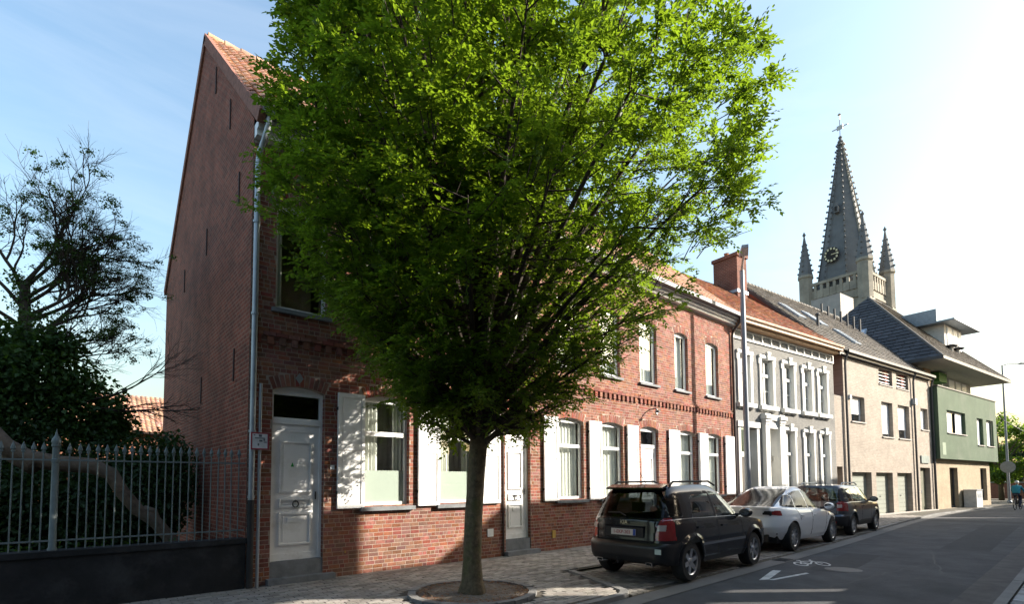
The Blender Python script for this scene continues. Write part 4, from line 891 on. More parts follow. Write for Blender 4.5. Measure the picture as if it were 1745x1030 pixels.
obj('strand',MB().tube(P,.035,5),m_anth,wr)
# ------------------------------------------------------------------ cars
m_tyre=M('tyre_rubber',(.018,.018,.019),rough=.85,var=.2,bump=.1)
m_rim=M('alloy_rim',(.55,.56,.58),rough=.28,var=.06,metal=.9,bump=0)
m_plas=M('black_plastic',(.016,.016,.018),rough=.6,var=.15,bump=.05)
m_seam=M('panel_gap',(.006,.006,.007),rough=.9,bump=0)
m_tail=M('tail_lamp_red',(.24,.004,.008),rough=.12,var=.12,scale=20,bump=0,spec=.8,coat=.6)
m_clear=M('lamp_clear',(.42,.36,.35),rough=.15,var=.1,bump=0,spec=.8,coat=.5)
m_chrome=M('chrome_trim',(.6,.6,.62),rough=.12,var=.03,metal=1,bump=0)
m_seat=M('seat_fabric',(.05,.05,.052),rough=.9,bump=0)
m_plate=M('plate_white',(.60,.55,.52),rough=.4,var=.05,bump=0)
m_pred=M('plate_red_print',(.35,.03,.04),rough=.5,bump=0); m_pblue=M('plate_blue',(.02,.06,.30),rough=.5,bump=0)
g_car=glassmat('car_glass',(.50,.56,.54),1.5,1.7); g_dark=glassmat('car_glass_dark',(.16,.18,.2),1.45,.8,rough=.12)
def text_mesh(txt,size,depth=.002):
    cu=bpy.data.curves.new('t','FONT'); cu.body=txt; cu.size=size; cu.extrude=depth; cu.align_x='CENTER'; cu.align_y='CENTER'
    o=bpy.data.objects.new('t',cu); COL.objects.link(o); dg=bpy.context.evaluated_depsgraph_get(); me=bpy.data.meshes.new_from_object(o.evaluated_get(dg)); bpy.data.objects.remove(o); bpy.data.curves.remove(cu); return me
def inpoly(px,pz,poly):
    r=np.zeros(len(px),bool); n=len(poly)
    for i in range(n):
        (xa,za),(xb,zb)=poly[i],poly[(i+1)%n]
        c=((za>pz)!=(zb>pz)); 
        with np.errstate(divide='ignore',invalid='ignore'): r^=c&(px<(xb-xa)*(pz-za)/(zb-za+1e-12)+xa)
    return r
def outline(N,a,b,n):
    th=np.linspace(0,2*np.pi,6001); c,s=np.cos(th),np.sin(th); x=np.sign(c)*np.abs(c)**(2/n); y=np.sign(s)*np.abs(s)**(2/n)
    d=np.concatenate([[0],np.cumsum(np.hypot(np.diff(x)*a,np.diff(y)*b))]); t=np.linspace(0,d[-1],N,endpoint=False); return np.interp(t,d,x),np.interp(t,d,y)
I=lambda x,P:np.interp(x,[p[0] for p in P],[p[1] for p in P])
def Is(x,P,wd=.16):
    X=np.linspace(P[0][0],P[-1][0],400); Y=I(X,P); k=int(400*wd)//2*2+1; 
    for _ in range(2):
        e=k//2; a=2*Y[0]-Y[1:e+1][::-1]; b=2*Y[-1]-Y[-e-1:-1][::-1]; Y=np.convolve(np.concatenate([a,Y,b]),np.ones(k)/k,'valid')
    return np.interp(x,X,Y)
def car(name,label,loc,rz,P,paint):
    T=thing(name,label,'car',loc,rz,'cars parked along the kerb')
    L,Wd=P['L'],P['W']; N=560; cx,cy2=outline(N,L/2,Wd/2,P.get('n',6.5)); gx,gy=outline(N,L*.3,Wd/2,P.get('ng',6))
    # match greenhouse outline to body outline by angle
    x0=cx*L/2; rings=[]; tag=[]
    arch=np.full(N,P['sill']); arch=np.where(np.abs(cx)>.985,P['endz'],arch); arch=I(x0,P['under'])
    side=np.abs(cy2)>.72; Ra=P['Ra']; zc=P['Rw']
    for xa in P['axles']:
        d=Ra*Ra-(x0-xa)**2; arch=np.where(side&(d>0),np.maximum(arch,zc+np.sqrt(np.maximum(d,0))),arch)
    belt=Is(x0,P['belt'],.08)
    nl=26
    for j in range(nl):
        t=j/(nl-1); z=arch+(belt-arch)*t
        xr,xf=I(z,P['xr']),I(z,P['xf']); x=xr+(xf-xr)*(cx+1)/2; w=I(z,P['w'])
        fl=np.zeros(N)
        for xa in P['axles']:
            r_=np.hypot(x0-xa,z-zc); fl=np.maximum(fl,np.where(side,np.clip(1-np.abs(r_-Ra-.03)/.07,0,1),0))
        w=w+P.get('flare',.015)*fl
        rings.append(np.stack([x,cy2*w,z],1)); tag.append(0)
    ng=P.get('nrg',26); G=[]
    for j in range(ng):
        t=j/(ng-1); xr,xf=Is(t,P['gxr']),Is(t,P['gxf']); x=xr+(xf-xr)*(gx+1)/2; w=Is(t,P['gw'])
        zb=Is(x,P['gbase']); zt=Is(x,P['roof'],.22); z=zb+(zt-zb)*t; G.append(np.stack([x,gy*w,z],1))
    top=rings[-1]; nb=9
    for j in range(1,nb):
        t=j/nb; e=t*t*(3-2*t); r_=top*(1-t)+G[0]*t; r_[:,2]=top[:,2]*(1-e)+G[0][:,2]*e+P.get('crown',.02)*np.sin(np.pi*t); rings.append(r_); tag.append(1)
    for g in G: rings.append(g); tag.append(2)
    c0=G[-1].mean(0)
    for s in (.94,.84,.66,.42,.18,.02):
        r_=G[-1].copy(); r_[:,0]=c0[0]+(r_[:,0]-c0[0])*s; r_[:,1]*=s; r_[:,2]=G[-1][:,2]*s+(Is(r_[:,0],P['roof'],.22))*(1-s)+P.get('rcrown',.05)*(1-s*s); rings.append(r_); tag.append(3)
    V=np.concatenate(rings); nr=len(rings); k=np.arange(N); F=[];K=[]
    for j in range(nr-1):
        F.append(np.stack([j*N+k,j*N+(k+1)%N,(j+1)*N+(k+1)%N,(j+1)*N+k],1)); K.append(np.full(N,tag[j+1]))
    F=np.concatenate(F);K=np.concatenate(K)
    AY=np.concatenate([np.abs(cy2) if t<2 else np.abs(gy) for t in tag]); AX=np.concatenate([cx if t<2 else gx for t in tag]); TV_=np.repeat(np.array(tag),N)
    def snap(mask,ax,poly,thr=.024,sgn=1):
        idx=np.where(mask)[0]; q=V[idx][:,[ax,2]].copy(); q[:,0]*=sgn; best=np.full(len(idx),9.); bp=q.copy(); n=len(poly)
        for i in range(n):
            a=np.array(poly[i],float); b_=np.array(poly[(i+1)%n],float); d=b_-a; u=np.clip(((q-a)@d)/(d@d),0,1)[:,None]; p=a+u*d; dd=np.linalg.norm(p-q,axis=1); m=dd<best; best[m]=dd[m]; bp[m]=p[m]
        m=best<thr; V[idx[m],ax]=bp[m,0]*sgn; V[idx[m],2]=bp[m,1]
    for nm,poly in P['side_win']: snap((TV_>=2)&(AY>.80),0,poly)
    for s in (1,-1): [snap((TV_<=P.get('lampK',1))&(V[:,0]<P['tail_x']+.05)&(V[:,1]*s>.3)&(AX<-.9),1,pl2,.02,s) for pl2 in (P['tail'],P['clear'])]
    tv=np.concatenate([np.full(N,-1.)]*(nl+nb-1)+[np.full(N,j/(ng-1)) for j in range(ng)]+[np.full(N,2.)]*6); fT=tv[F].mean(1)
    fAY=AY[F].mean(1); fAX=AX[F].mean(1)
    c=V[F].mean(1); nrm=np.cross(V[F[:,2]]-V[F[:,0]],V[F[:,3]]-V[F[:,1]]); nrm/=np.linalg.norm(nrm,axis=1)[:,None]+1e-12
    own=np.full(len(F),'body',object)
    for nm,poly in P['side_win']:
        for s in (1,-1): own[(K>=2)&(fAY>.80)&(c[:,1]*s>0)&inpoly(c[:,0],c[:,2],poly)]=nm+('L' if s>0 else 'R')
    own[(K==2)&(fAX<-.5)&(fAY<P['rw'][0])&(fT>P['rw'][1])&(fT<P['rw'][2])&(own=='body')]='rear_window'
    own[(K==2)&(fAX>.5)&(fAY<.86)&(fT>.06)&(fT<.93)&(own=='body')]='windscreen'
    for s in (1,-1):
        m=(K<=P.get('lampK',1))&(c[:,0]<P['tail_x'])&inpoly(c[:,1]*s,c[:,2],P['tail']); own[m]='tail_light'+('L' if s>0 else 'R')
    low=(K==0)&(c[:,2]<I(c[:,0],P['clad'])); own[low]='cladding'
    seam=np.zeros(len(F),bool)
    for (xa,za),(xb,zb) in P['seams']:
        u=np.clip((c[:,2]-za)/(zb-za+1e-9),0,1); xx=xa+(xb-xa)*u; seam|=(np.abs(c[:,0]-xx)<.014)&(c[:,2]>min(za,zb))&(c[:,2]<max(za,zb))&(np.abs(nrm[:,1])>.5)&(K<=1)
    for (ya,za),(yb,zb) in P.get('rseams',[]):
        d2=(yb-ya)**2+(zb-za)**2
        for s in (1,-1):
            u=np.clip(((c[:,1]*s-ya)*(yb-ya)+(c[:,2]-za)*(zb-za))/d2,0,1); dd=np.hypot(c[:,1]*s-ya-u*(yb-ya),c[:,2]-za-u*(zb-za)); seam|=(dd<.014)&(nrm[:,0]<-.3)&(K<=1)&(c[:,0]<-1.2)
    mats={'body':paint,'cladding':P.get('cladmat',m_plas)}
    def sub(nm,mask,mat,disp,parent,sm=38):
        f=F[mask]
        if not len(f): return None
        ids,inv=np.unique(f,return_inverse=True); me=np_mesh(disp,V[ids],inv.reshape(-1,4)); return link(disp,me,mat,parent,smooth=sm)
    bm_=own=='body'; b=sub('body',bm_,paint,'body',T)
    b.data.materials.append(m_seam); sm_=seam[bm_]
    b.data.polygons.foreach_set('material_index',sm_.astype(np.int32)); b.data.update()
    for nm in sorted(set(own)-{'body'}):
        base=nm.rstrip('LR') if nm[-1] in 'LR' else nm
        mat=mats.get(base) or (m_tail if base=='tail_light' else (P.get('dark_glass',g_car) if base in P.get('dark_set',('rear_window','quarter_window')) else g_car))
        o=sub(nm,own==nm,mat,base,T)
        if base=='tail_light' and 'clear' in P:
            s=1 if nm.endswith('L') else -1
            cc=np.array([q.center for q in o.data.polygons]); o.data.materials.append(P.get('clearmat',m_clear)); mi=inpoly(cc[:,1]*s,cc[:,2],P['clear']).astype(np.int32); o.data.polygons.foreach_set('material_index',mi); o.data.update()
    # underbody, floor and seats
    z0=P['sill']
    obj('underbody',MB().box(-L/2+.35,L/2-.4,-Wd/2+.22,Wd/2-.22,z0-.02,z0+.2),m_plas,T); obj('cabin_floor',MB().box(-L/2+.3,L*.3,-Wd/2+.2,Wd/2-.2,z0+.2,P['seat']-.1),m_seat,T)
    for x in P['seats']:
        for y in (-.38,.38):
            s=obj('seat',MB().prism([(x-.1,y-.22,P['seat']-.12),(x+.02,y-.22,P['seat']-.12),(x-.12,y-.2,P['seat']+.42),(x-.22,y-.2,P['seat']+.42)],(0,.44,0)),m_seat,T); obj('headrest',MB().box(x-.24,x-.15,y-.12,y+.12,P['seat']+.45,P['seat']+.63),m_seat,s)
    obj('dashboard',MB().box(P['ws_x']+.1,P['ws_x']+.55,-.65,.65,P['seat'],P['seat']+.22),m_seat,T)
    # wheels
    Rw=P['Rw']; tw=.225
    for xa in P['axles']:
        for s in (1,-1):
            yo=s*(Wd/2-.015); h=-s
            prof=[(Rw*.66,0),(Rw*.93,.0),(Rw*.985,.03),(Rw,.06),(Rw,tw-.05),(Rw*.97,tw-.01),(Rw*.7,tw)]
            w=thing_part('wheel',MB().lathe([(r_,yo+h*v) for r_,v in prof],36,'y',(xa,0,Rw)),m_tyre,T)
            rim=MB().lathe([(Rw*.67,yo+h*.006),(Rw*.62,yo+h*.02),(Rw*.60,yo+h*.12),(Rw*.60,yo+h*.2)],36,'y',(xa,0,Rw))
            R_=obj('rim',rim,m_rim,w,smooth=40)
            ns=P.get('spokes',5)
            for k2 in range(ns):
                an=2*math.pi*k2/ns+.3; ca,sa=math.cos(an),math.sin(an); q=[]
                for rr,hw in ((Rw*.10,.045),(Rw*.63,P.get('spw',.033))):
                    for e in (-1,1): q.append((xa+rr*ca-e*hw*sa,yo+h*(.03 if rr<.1 else .018),Rw+rr*sa+e*hw*ca))
                obj('spoke',MB().prism([q[0],q[1],q[3],q[2]],(0,h*.045,0)),m_rim,w)
            obj('hub',MB().lathe([(0,yo+h*.012),(Rw*.16,yo+h*.02),(Rw*.18,yo+h*.07)],16,'y',(xa,0,Rw)),m_rim,w); obj('brake',MB().lathe([(0,yo+h*.13),(Rw*.58,yo+h*.13)],24,'y',(xa,0,Rw)),m_plas,w)
            obj('wheel_well',MB().box(xa-Ra*.92,xa+Ra*.92,min(s*(Wd/2-.32),s*(Wd/2-.42)),max(s*(Wd/2-.32),s*(Wd/2-.42)),z0,zc+Ra*.9),m_plas,T)
    # mirrors, handles
    mx,mz=P['mirror']
    for s in (1,-1):
        y=s*(Wd/2+.05); mm=obj('mirror',MB().lathe([(0,-.08),(.09,-.06),(.115,0),(.105,.05),(0,.055)],14,'x',(0,0,0)),P.get('mirmat',paint),T,smooth=40,loc=(mx,y+s*.05,mz)); mm.scale=(1,1.15,.85)
        obj('mirror_glass',MB().lathe([(0,-.085),(.085,-.083)],14,'x'),m_chrome,mm); obj('mirror_stalk',MB().tube([(.02,-s*.06,-.04),(.02,-s*.2,-.06)],.03,6),m_plas,mm)
        for hx,hz in P['handles']: obj('door_handle',MB().box(hx-.09,hx+.09,min(s*(I(hz,P['w'])-.01),s*(I(hz,P['w'])+.022)),max(s*(I(hz,P['w'])-.01),s*(I(hz,P['w'])+.022)),hz-.018,hz+.018),P.get('hmat',paint),T)
        if 'rails' in P:
            xa,xb,zz,yy=P['rails']; obj('roof_rail',MB().tube([(xa,s*yy,zz-.07),(xa+.12,s*yy,zz),(xb-.25,s*yy,zz+.01),(xb,s*yy,zz-.07)],.019,8),P.get('railmat',m_plas),T,smooth=40)
    return T,b
def thing_part(name,mb,mat,parent): return obj(name,mb,mat,parent,smooth=40)
def emblem(T,txt,size,x,y,z,mat,tilt=0):
    me=text_mesh(txt,size); o=link('emblem_lettering',me,mat,T); o.location=(x,y,z); o.rotation_euler=(R(90)+tilt,0,R(-90)); return o
def plate(T,x,z,txt,tilt=0,blue=True):
    p=obj('number_plate',MB().box(-.26,.26,-.006,.0,-.055,.055),m_plate,T); p.location=(x,0,z); p.rotation_euler=(tilt,0,R(-90))
    if blue: obj('blue_strip',MB().box(.205,.258,-.0085,-.006,-.053,.053),m_pblue,p)
    me=text_mesh(txt,.085); o=link('plate_print',me,m_pred,p); o.location=(-.03,-.008,-.002); o.rotation_euler=(R(90),0,0); return p
m_blackp=M('dark_grey_car_paint',(.006,.008,.013),rough=.18,var=.03,bump=0,spec=.3,coat=.45)
m_whitep=M('white_car_paint',(.82,.84,.86),rough=.3,var=.02,bump=0,spec=.5,coat=.8)
m_greyp=M('grey_car_paint',(.05,.06,.075),rough=.3,var=.04,metal=.5,bump=0,coat=1.0)
m_clad=M('bumper_paint',(.012,.013,.016),rough=.45,var=.1,bump=.03,coat=.2)
# black compact SUV
P1=dict(L=4.35,W=1.84,n=7,ng=6.5,sill=.30,endz=.3,under=[(-2.18,.36),(-1.9,.30),(1.8,.28),(2.18,.32)],Ra=.41,Rw=.345,axles=(-1.375,1.255),flare=.03,
 belt=[(-2.18,1.07),(-1.9,1.09),(.5,1.06),(.95,1.03),(1.5,.98),(2.0,.87),(2.18,.80)],
 xr=[(.28,-2.03),(.36,-2.13),(.46,-2.17),(.62,-2.175),(.66,-2.16),(.70,-2.09),(.85,-2.07),(1.1,-2.045)],
 xf=[(.28,2.02),(.4,2.14),(.55,2.17),(.75,2.14),(.95,2.03),(1.1,1.9)],
 w=[(.28,.85),(.4,.90),(.6,.915),(.72,.925),(.9,.912),(1.02,.89),(1.1,.86)],
 gxr=[(0,-2.03),(.08,-2.01),(.5,-1.89),(.85,-1.77),(1,-1.68)],gxf=[(0,.98),(.5,.52),(.9,.20),(1,.06)],gw=[(0,.85),(.1,.835),(.5,.775),(.88,.70),(1,.62)],
 gbase=[(-2.1,1.08),(.5,1.06),(1.0,1.03)],roof=[(-2.0,1.61),(-1.6,1.66),(-.6,1.70),(.1,1.66),(.5,1.62)],rcrown=.03,
 side_win=[('quarter_window',[(-1.84,1.15),(-1.52,1.13),(-1.50,1.46),(-1.72,1.46),(-1.80,1.40)]),('side_window',[(-1.20,1.11),(-.36,1.10),(-.44,1.52),(-1.02,1.51),(-1.12,1.45)]),('front_window',[(-.28,1.10),(.66,1.10),(.60,1.18),(.18,1.46),(.02,1.52),(-.36,1.53)])],
 rear_win=[(-.76,1.12),(.76,1.12),(.66,1.59),(-.66,1.59)],rw_x=-1.62,dark_glass=g_dark,wind=[(-.74,1.06),(.74,1.06),(.60,1.55),(-.60,1.55)],ws_x=.05,rw=(.86,.08,.88),
 tail=[(.615,.74),(1.0,.74),(1.0,1.12),(.70,1.12),(.66,1.05),(.615,.95)],clear=[(.63,.90),(.76,.90),(.76,1.0),(.64,1.0)],tail_x=-1.80,lampK=2,
 clad=[(-2.2,.69),(-1.75,.69),(-1.74,.40),(1.7,.40),(1.71,.66),(2.2,.66)],cladmat=m_clad,
 seams=[((-1.28,.62),(-1.18,1.05)),((-.36,.40),(-.34,1.05)),((.72,.42),(.66,1.05)),((-2,.70),(2,.70))][:3],rseams=[((.0,.72),(.60,.72)),((.60,.72),(.60,1.06))],
 seat=.72,seats=(-.85,.15),mirror=(.60,1.13),handles=[(-1.05,.93),(-.12,.92)],rails=(-1.55,.15,1.745,.60),spokes=6,spw=.04)
c1,b1=car('parked_car','black compact SUV with red tail lights parked nearest to the tree',(7.38,-3.63,-.03),R(2.2),P1,m_blackp)
plate(c1,-2.112,.86,'1-EKP-203',R(-3)); emblem(c1,'KIA',.10,-2.095,0,1.03,m_chrome,R(-4))
gt=obj('gate_trim',MB().box(-2.10,-2.075,-.40,.40,.945,.975),m_blackp,c1); obj('plate_recess',MB().box(-2.098,-2.06,-.40,.40,.77,.945),m_plas,c1)
obj('high_brake_light',MB().box(-1.73,-1.66,-.26,.26,1.635,1.66),m_tail,c1); obj('spoiler',MB().prism([(-1.80,-.60,1.61),(-1.60,-.60,1.66),(-1.60,-.60,1.70),(-1.78,-.60,1.645)],(0,1.2,0)),m_blackp,c1)
obj('aerial',MB().tube([(-1.35,0,1.70),(-1.55,0,1.92)],.006,5),m_plas,c1); obj('wiper',MB().tube([(-2.05,-.02,1.14),(-2.01,.15,1.20),(-1.98,.42,1.19)],.012,5),m_plas,c1)
for y in (-.52,.52): obj('exhaust',MB().box(-2.13,-1.95,y-.065,y+.065,.305,.365),m_chrome,c1); 
for y in (-.52,.52): obj('exhaust_bore',MB().box(-2.133,-2.129,y-.05,y+.05,.315,.355),m_seam,c1)
obj('tow_hook',MB().tube([(-2.05,.05,.33),(-2.22,.05,.33),(-2.24,.05,.42)],.022,8),m_plas,c1)
obj('bumper_sticker',MB().box(-2.155,-2.145,-.77,-.655,.52,.605),M('sticker_pale',(.42,.50,.47),bump=0),c1)
for s in (1,-1): obj('side_moulding',MB().box(-.98,.78,min(s*.905,s*.935),max(s*.905,s*.935),.60,.645),m_chrome,c1)
# white electric hatchback
P2=dict(L=4.75,W=1.92,n=5.0,ng=4.2,sill=.24,endz=.3,under=[(-2.4,.42),(-2.1,.30),(-1.6,.25),(1.8,.22),(2.4,.30)],Ra=.40,Rw=.358,axles=(-1.44,1.45),flare=.012,
 belt=[(-2.4,1.08),(-2.1,1.10),(-1.5,1.07),(-.6,1.02),(.7,.98),(1.1,.94),(1.7,.84),(2.2,.70),(2.4,.62)],
 xr=[(.24,-2.0),(.32,-2.12),(.5,-2.30),(.62,-2.36),(.75,-2.33),(.88,-2.30),(1.02,-2.36),(1.1,-2.36)],
 xf=[(.24,2.1),(.4,2.3),(.55,2.37),(.7,2.33),(.9,2.1),(1.1,1.8)],
 w=[(.24,.84),(.34,.89),(.5,.93),(.68,.955),(.8,.958),(.92,.935),(1.02,.89),(1.1,.84)],
 gxr=[(0,-2.22),(.1,-2.10),(.35,-1.75),(.65,-1.25),(.88,-.75),(1,-.35)],gxf=[(0,1.25),(.4,.82),(.8,.42),(1,.10)],gw=[(0,.83),(.1,.81),(.5,.73),(.85,.63),(1,.50)],
 gbase=[(-2.3,1.10),(-1.5,1.08),(-.6,1.03),(.7,.985),(1.3,.95)],roof=[(-2.2,1.34),(-1.6,1.46),(-1.0,1.56),(-.3,1.615),(.1,1.61),(.6,1.56)],rcrown=.012,crown=.012,
 side_win=[('quarter_window',[(-1.72,1.12),(-1.05,1.07),(-.95,1.40),(-1.15,1.38)]),('side_window',[(-1.0,1.07),(-.16,1.035),(-.20,1.50),(-.5,1.50),(-.90,1.42)]),('front_window',[(-.10,1.035),(.95,1.02),(.90,1.06),(.42,1.40),(.15,1.49),(-.14,1.505)])],
 rear_win=[(-.70,1.13),(.70,1.13),(.56,1.53),(-.56,1.53)],rw_x=-.45,wind=[(-.74,.97),(.74,.97),(.55,1.55),(-.55,1.55)],ws_x=.1,rw=(.80,.08,.93),dark_glass=g_dark,dark_set=('rear_window','quarter_window','side_window','front_window'),
 tail=[(.50,.93),(.95,.90),(.98,1.03),(.88,1.03),(.56,1.00)],clear=[(.52,.90),(.70,.90),(.70,1.02),(.52,1.02)],clearmat=m_plas,tail_x=-1.95,lampK=1,
 clad=[(-2.4,.0),(2.4,.0)],
 seams=[((-.98,.75),(-1.12,1.05)),((-.16,.34),(-.16,1.02)),((.92,.36),(.95,.98))],
 seat=.70,seats=(-.75,.2),mirror=(.80,1.06),handles=[(-.88,.86),(.05,.84)],spokes=10,spw=.016,mirmat=m_whitep)
c2,b2=car('parked_car','white electric hatchback with rounded roof parked in the middle of the three cars',(13.05,-3.17,-.03),R(1.5),P2,m_whitep)
obj('spoiler_lip',MB().prism([(-2.38,-.7,1.085),(-2.25,-.7,1.10),(-2.25,-.7,1.125),(-2.38,-.7,1.115)],(0,1.4,0)),m_whitep,c2); plate(c2,-2.335,.80,'2-BXT-471',0,False)
obj('diffuser',MB().box(-2.2,-1.9,-.6,.6,.26,.44),m_plas,c2)
emblem(c2,'T',.07,-2.345,0,.97,m_chrome)
for s in (1,-1): obj('side_camera',MB().prism([(1.05,s*.955,.80),(1.17,s*.953,.83),(1.05,s*.957,.835)],(0,s*.012,0)),m_plas,c2)
# grey boxy SUV
P3=dict(L=4.22,W=1.79,n=8,ng=7.5,sill=.30,endz=.3,under=[(-2.1,.38),(-1.9,.30),(1.8,.28),(2.1,.33)],Ra=.40,Rw=.335,axles=(-1.30,1.28),flare=.03,
 belt=[(-2.1,1.06),(.5,1.05),(.95,1.03),(1.5,.99),(1.95,.88),(2.1,.80)],
 xr=[(.28,-1.98),(.38,-2.08),(.5,-2.11),(.64,-2.10),(.68,-2.03),(.9,-2.02),(1.1,-2.0)],xf=[(.28,1.98),(.4,2.08),(.6,2.11),(.8,2.06),(1.1,1.88)],
 w=[(.28,.83),(.4,.87),(.6,.89),(.8,.895),(.95,.885),(1.1,.85)],
 gxr=[(0,-2.0),(.5,-1.95),(.9,-1.88),(1,-1.82)],gxf=[(0,.95),(.5,.55),(.9,.25),(1,.1)],gw=[(0,.84),(.1,.83),(.5,.775),(.9,.70),(1,.63)],
 gbase=[(-2.1,1.07),(.5,1.05),(1.0,1.03)],roof=[(-2.0,1.60),(-1.0,1.635),(.1,1.62),(.5,1.58)],rcrown=.02,
 side_win=[('quarter_window',[(-1.78,1.12),(-1.25,1.11),(-1.22,1.50),(-1.74,1.49)]),('side_window',[(-1.14,1.11),(-.40,1.10),(-.44,1.53),(-1.12,1.52)]),('front_window',[(-.32,1.10),(.68,1.10),(.62,1.16),(.22,1.46),(.05,1.53),(-.36,1.54)])],
 rear_win=[(-.70,1.10),(.70,1.10),(.63,1.52),(-.63,1.52)],rw_x=-1.75,wind=[(-.74,1.06),(.74,1.06),(.60,1.56),(-.60,1.56)],ws_x=.1,rw=(.86,.06,.88),
 tail=[(.60,.80),(1.0,.80),(1.0,1.10),(.66,1.10),(.60,1.04)],clear=[(.61,.90),(.74,.90),(.74,1.0),(.61,1.0)],tail_x=-1.72,lampK=2,
 clad=[(-2.2,.62),(-1.7,.62),(-1.69,.46),(1.6,.46),(1.61,.60),(2.2,.60)],
 seams=[((-1.22,.62),(-1.12,1.05)),((-.38,.46),(-.36,1.05)),((.70,.46),(.66,1.05))],rseams=[((.0,.70),(.60,.70)),((.60,.70),(.60,1.06)),((0,.9),(.58,.9))],
 seat=.72,seats=(-.8,.15),mirror=(.58,1.13),handles=[(-1.0,.93),(-.12,.92)],rails=(-1.5,.15,1.69,.60),railmat=m_zinc,spokes=7,spw=.03,mirmat=m_plas)
c3,b3=car('parked_car','dark grey boxy SUV with silver roof rails parked farthest from the tree',(18.45,-2.93,-.03),R(1.2),P3,m_greyp)
plate(c3,-2.04,.80,'1-GTC-856',0,False); obj('aerial',MB().tube([(-1.4,0,1.64),(-1.6,0,1.85)],.006,5),m_plas,c3); obj('wiper',MB().tube([(-2.02,0,1.12),(-1.99,.4,1.17)],.012,5),m_plas,c3)
obj('rear_reflector',MB().box(-2.125,-2.10,-.62,-.45,.42,.46),m_tail,c3); obj('lower_valance',MB().box(-2.115,-2.06,-.5,.5,.36,.46),m_zinc,c3)
# ------------------------------------------------------------------ opposite row (behind the camera; shades the street, shows in the panes)
def opp_house(x0,x1,ze,zr,yf,yr,label,col,hip=(0,0)):
    h=thing('opposite_house',label,'house',((x0+x1)/2,yf,0),R(180)); w=(x1-x0)/2; m=M('w_opp_'+str(len(MATS)),col,rough=.9,var=.2)
    n=max(2,int((x1-x0)/2.2)); ops=[]
    for k in range(n):
        xa=-w+(k+.5)*2*w/n-.5
        ops+= [(xa,xa+1.0,1.0 if k else .1,2.9,0),(xa,xa+1.0,4.1,5.7,0)]
    obj('wall',wall_mb(-w,w,-.1,ze,0,.2,ops),m,h)
    for a,b,c,d,_ in ops:
        f=obj('window',MB().box(a,b,.14,.2,c,d),m_frame,h); obj('pane',MB().box(a+.08,b-.08,.125,.139,c+.08,d-.08),M('w_opp_pane',(.05,.06,.07),rough=.05,bump=0,spec=.8),f)
    D=2*(abs(yr-yf)); 
    sd=MB()
    for x,hh in ((-w,hip[0]),(w,hip[1])): sd.poly([(x,0,-.1),(x,D,-.1),(x,D,ze)]+([] if hh else [(x,D/2,zr)])+[(x,0,ze)])
    obj('side_walls',sd,m,h); obj('rear_wall',MB().quad((-w,D,-.1),(w,D,-.1),(w,D,ze),(-w,D,ze)),m,h)
    a,b=hip
    obj('roof',MB().poly([(-w,-.3,ze-.1),(w,-.3,ze-.1),(w-b,D/2,zr),(-w+a,D/2,zr)]).poly([(w,D+.3,ze-.1),(-w,D+.3,ze-.1),(-w+a,D/2,zr),(w-b,D/2,zr)]).poly([(w,-.3,ze-.1),(w,D+.3,ze-.1),(w-b,D/2,zr)]).poly([(-w,D+.3,ze-.1),(-w,-.3,ze-.1),(-w+a,D/2,zr)]),m_gtile,h)
    return h
m_oppb=M('w_opp_grey_brick',(.24,.205,.185),rough=.9,var=.2); m_oppr=M('w_opp_render',(.36,.36,.36),rough=.9,var=.1)
A_=thing('retained_facade','roofless old brick facade with empty window openings across the street','wall',(0,-11.2,0))  # added, out of view: blocks the sun except through its openings
o1=[(11.35,12.1,3.15,4.3,0),(12.75,13.5,3.3,4.48,0),(11.2,12.4,6.0,7.25,0),(12.15,13.5,4.80,5.92,0)]  # openings placed so that sun patches land on paving and road
for x0,x1,zt,ops in ((-30,15.54,9.43,o1),(15.541,19.2,8.2,[])):
    w=obj('wall',wall_mb(x0,x1,-.1,zt,-.35,.35,ops),m_oppb,A_); obj('wall_face',wall_mb(x0,x1,-.1,zt,.0,.0,ops),m_oppb,A_)
    obj('coping',MB().box(x0,x1,-.35,0,zt-.04,zt),m_conc,A_)
    obj('wall_end',MB().quad((x1,-.35,-.1),(x1,0,-.1),(x1,0,zt),(x1,-.35,zt)),m_oppb,A_)
for a_,b_,c_2,d_2,_ in o1: obj('lintel',MB().box(a_-.1,b_+.1,.0,.03,d_2,d_2+.2),m_conc,A_); obj('sill',MB().box(a_-.08,b_+.08,.0,.06,c_2-.1,c_2),m_conc,A_)
C2=thing('opposite_block','flat roofed pale block across the street, facing the parked cars','building',(28.6,-11.2,0),R(180))
ops=[]
for k in range(6):
    xa=-8.6+k*3.0; ops+=[(xa,xa+1.5,1.0,2.6,0),(xa,xa+1.5,3.9,5.4,0),(xa,xa+1.5,6.7,8.1,0)]
obj('wall',wall_mb(-9.4,9.4,-.1,9.43,0,.2,ops),m_oppr,C2)
for a_,b_,c_2,d_2,_ in ops:
    f=obj('window',MB().box(a_,b_,.14,.2,c_2,d_2),m_frame,C2); obj('pane',MB().box(a_+.08,b_-.08,.125,.139,c_2+.08,d_2-.08),M('w_opp_pane',(.05,.06,.07),rough=.05,bump=0,spec=.8),f)
obj('shell',MB().quad((-9.4,0,-.1),(-9.4,2.6,-.1),(-9.4,2.6,9.43),(-9.4,0,9.43)).quad((9.4,0,-.1),(9.4,2.6,-.1),(9.4,2.6,9.43),(9.4,0,9.43)).quad((-9.4,2.6,-.1),(9.4,2.6,-.1),(9.4,2.6,9.43),(-9.4,2.6,9.43)).quad((-9.4,0,9.43),(9.4,0,9.43),(9.4,2.6,9.43),(-9.4,2.6,9.43)),m_oppr,C2)
opp_house(44.1,55,4.4,8.3,-11.6,-15.0,'low brick house across the street, facing the garage doors',(.25,.12,.08))
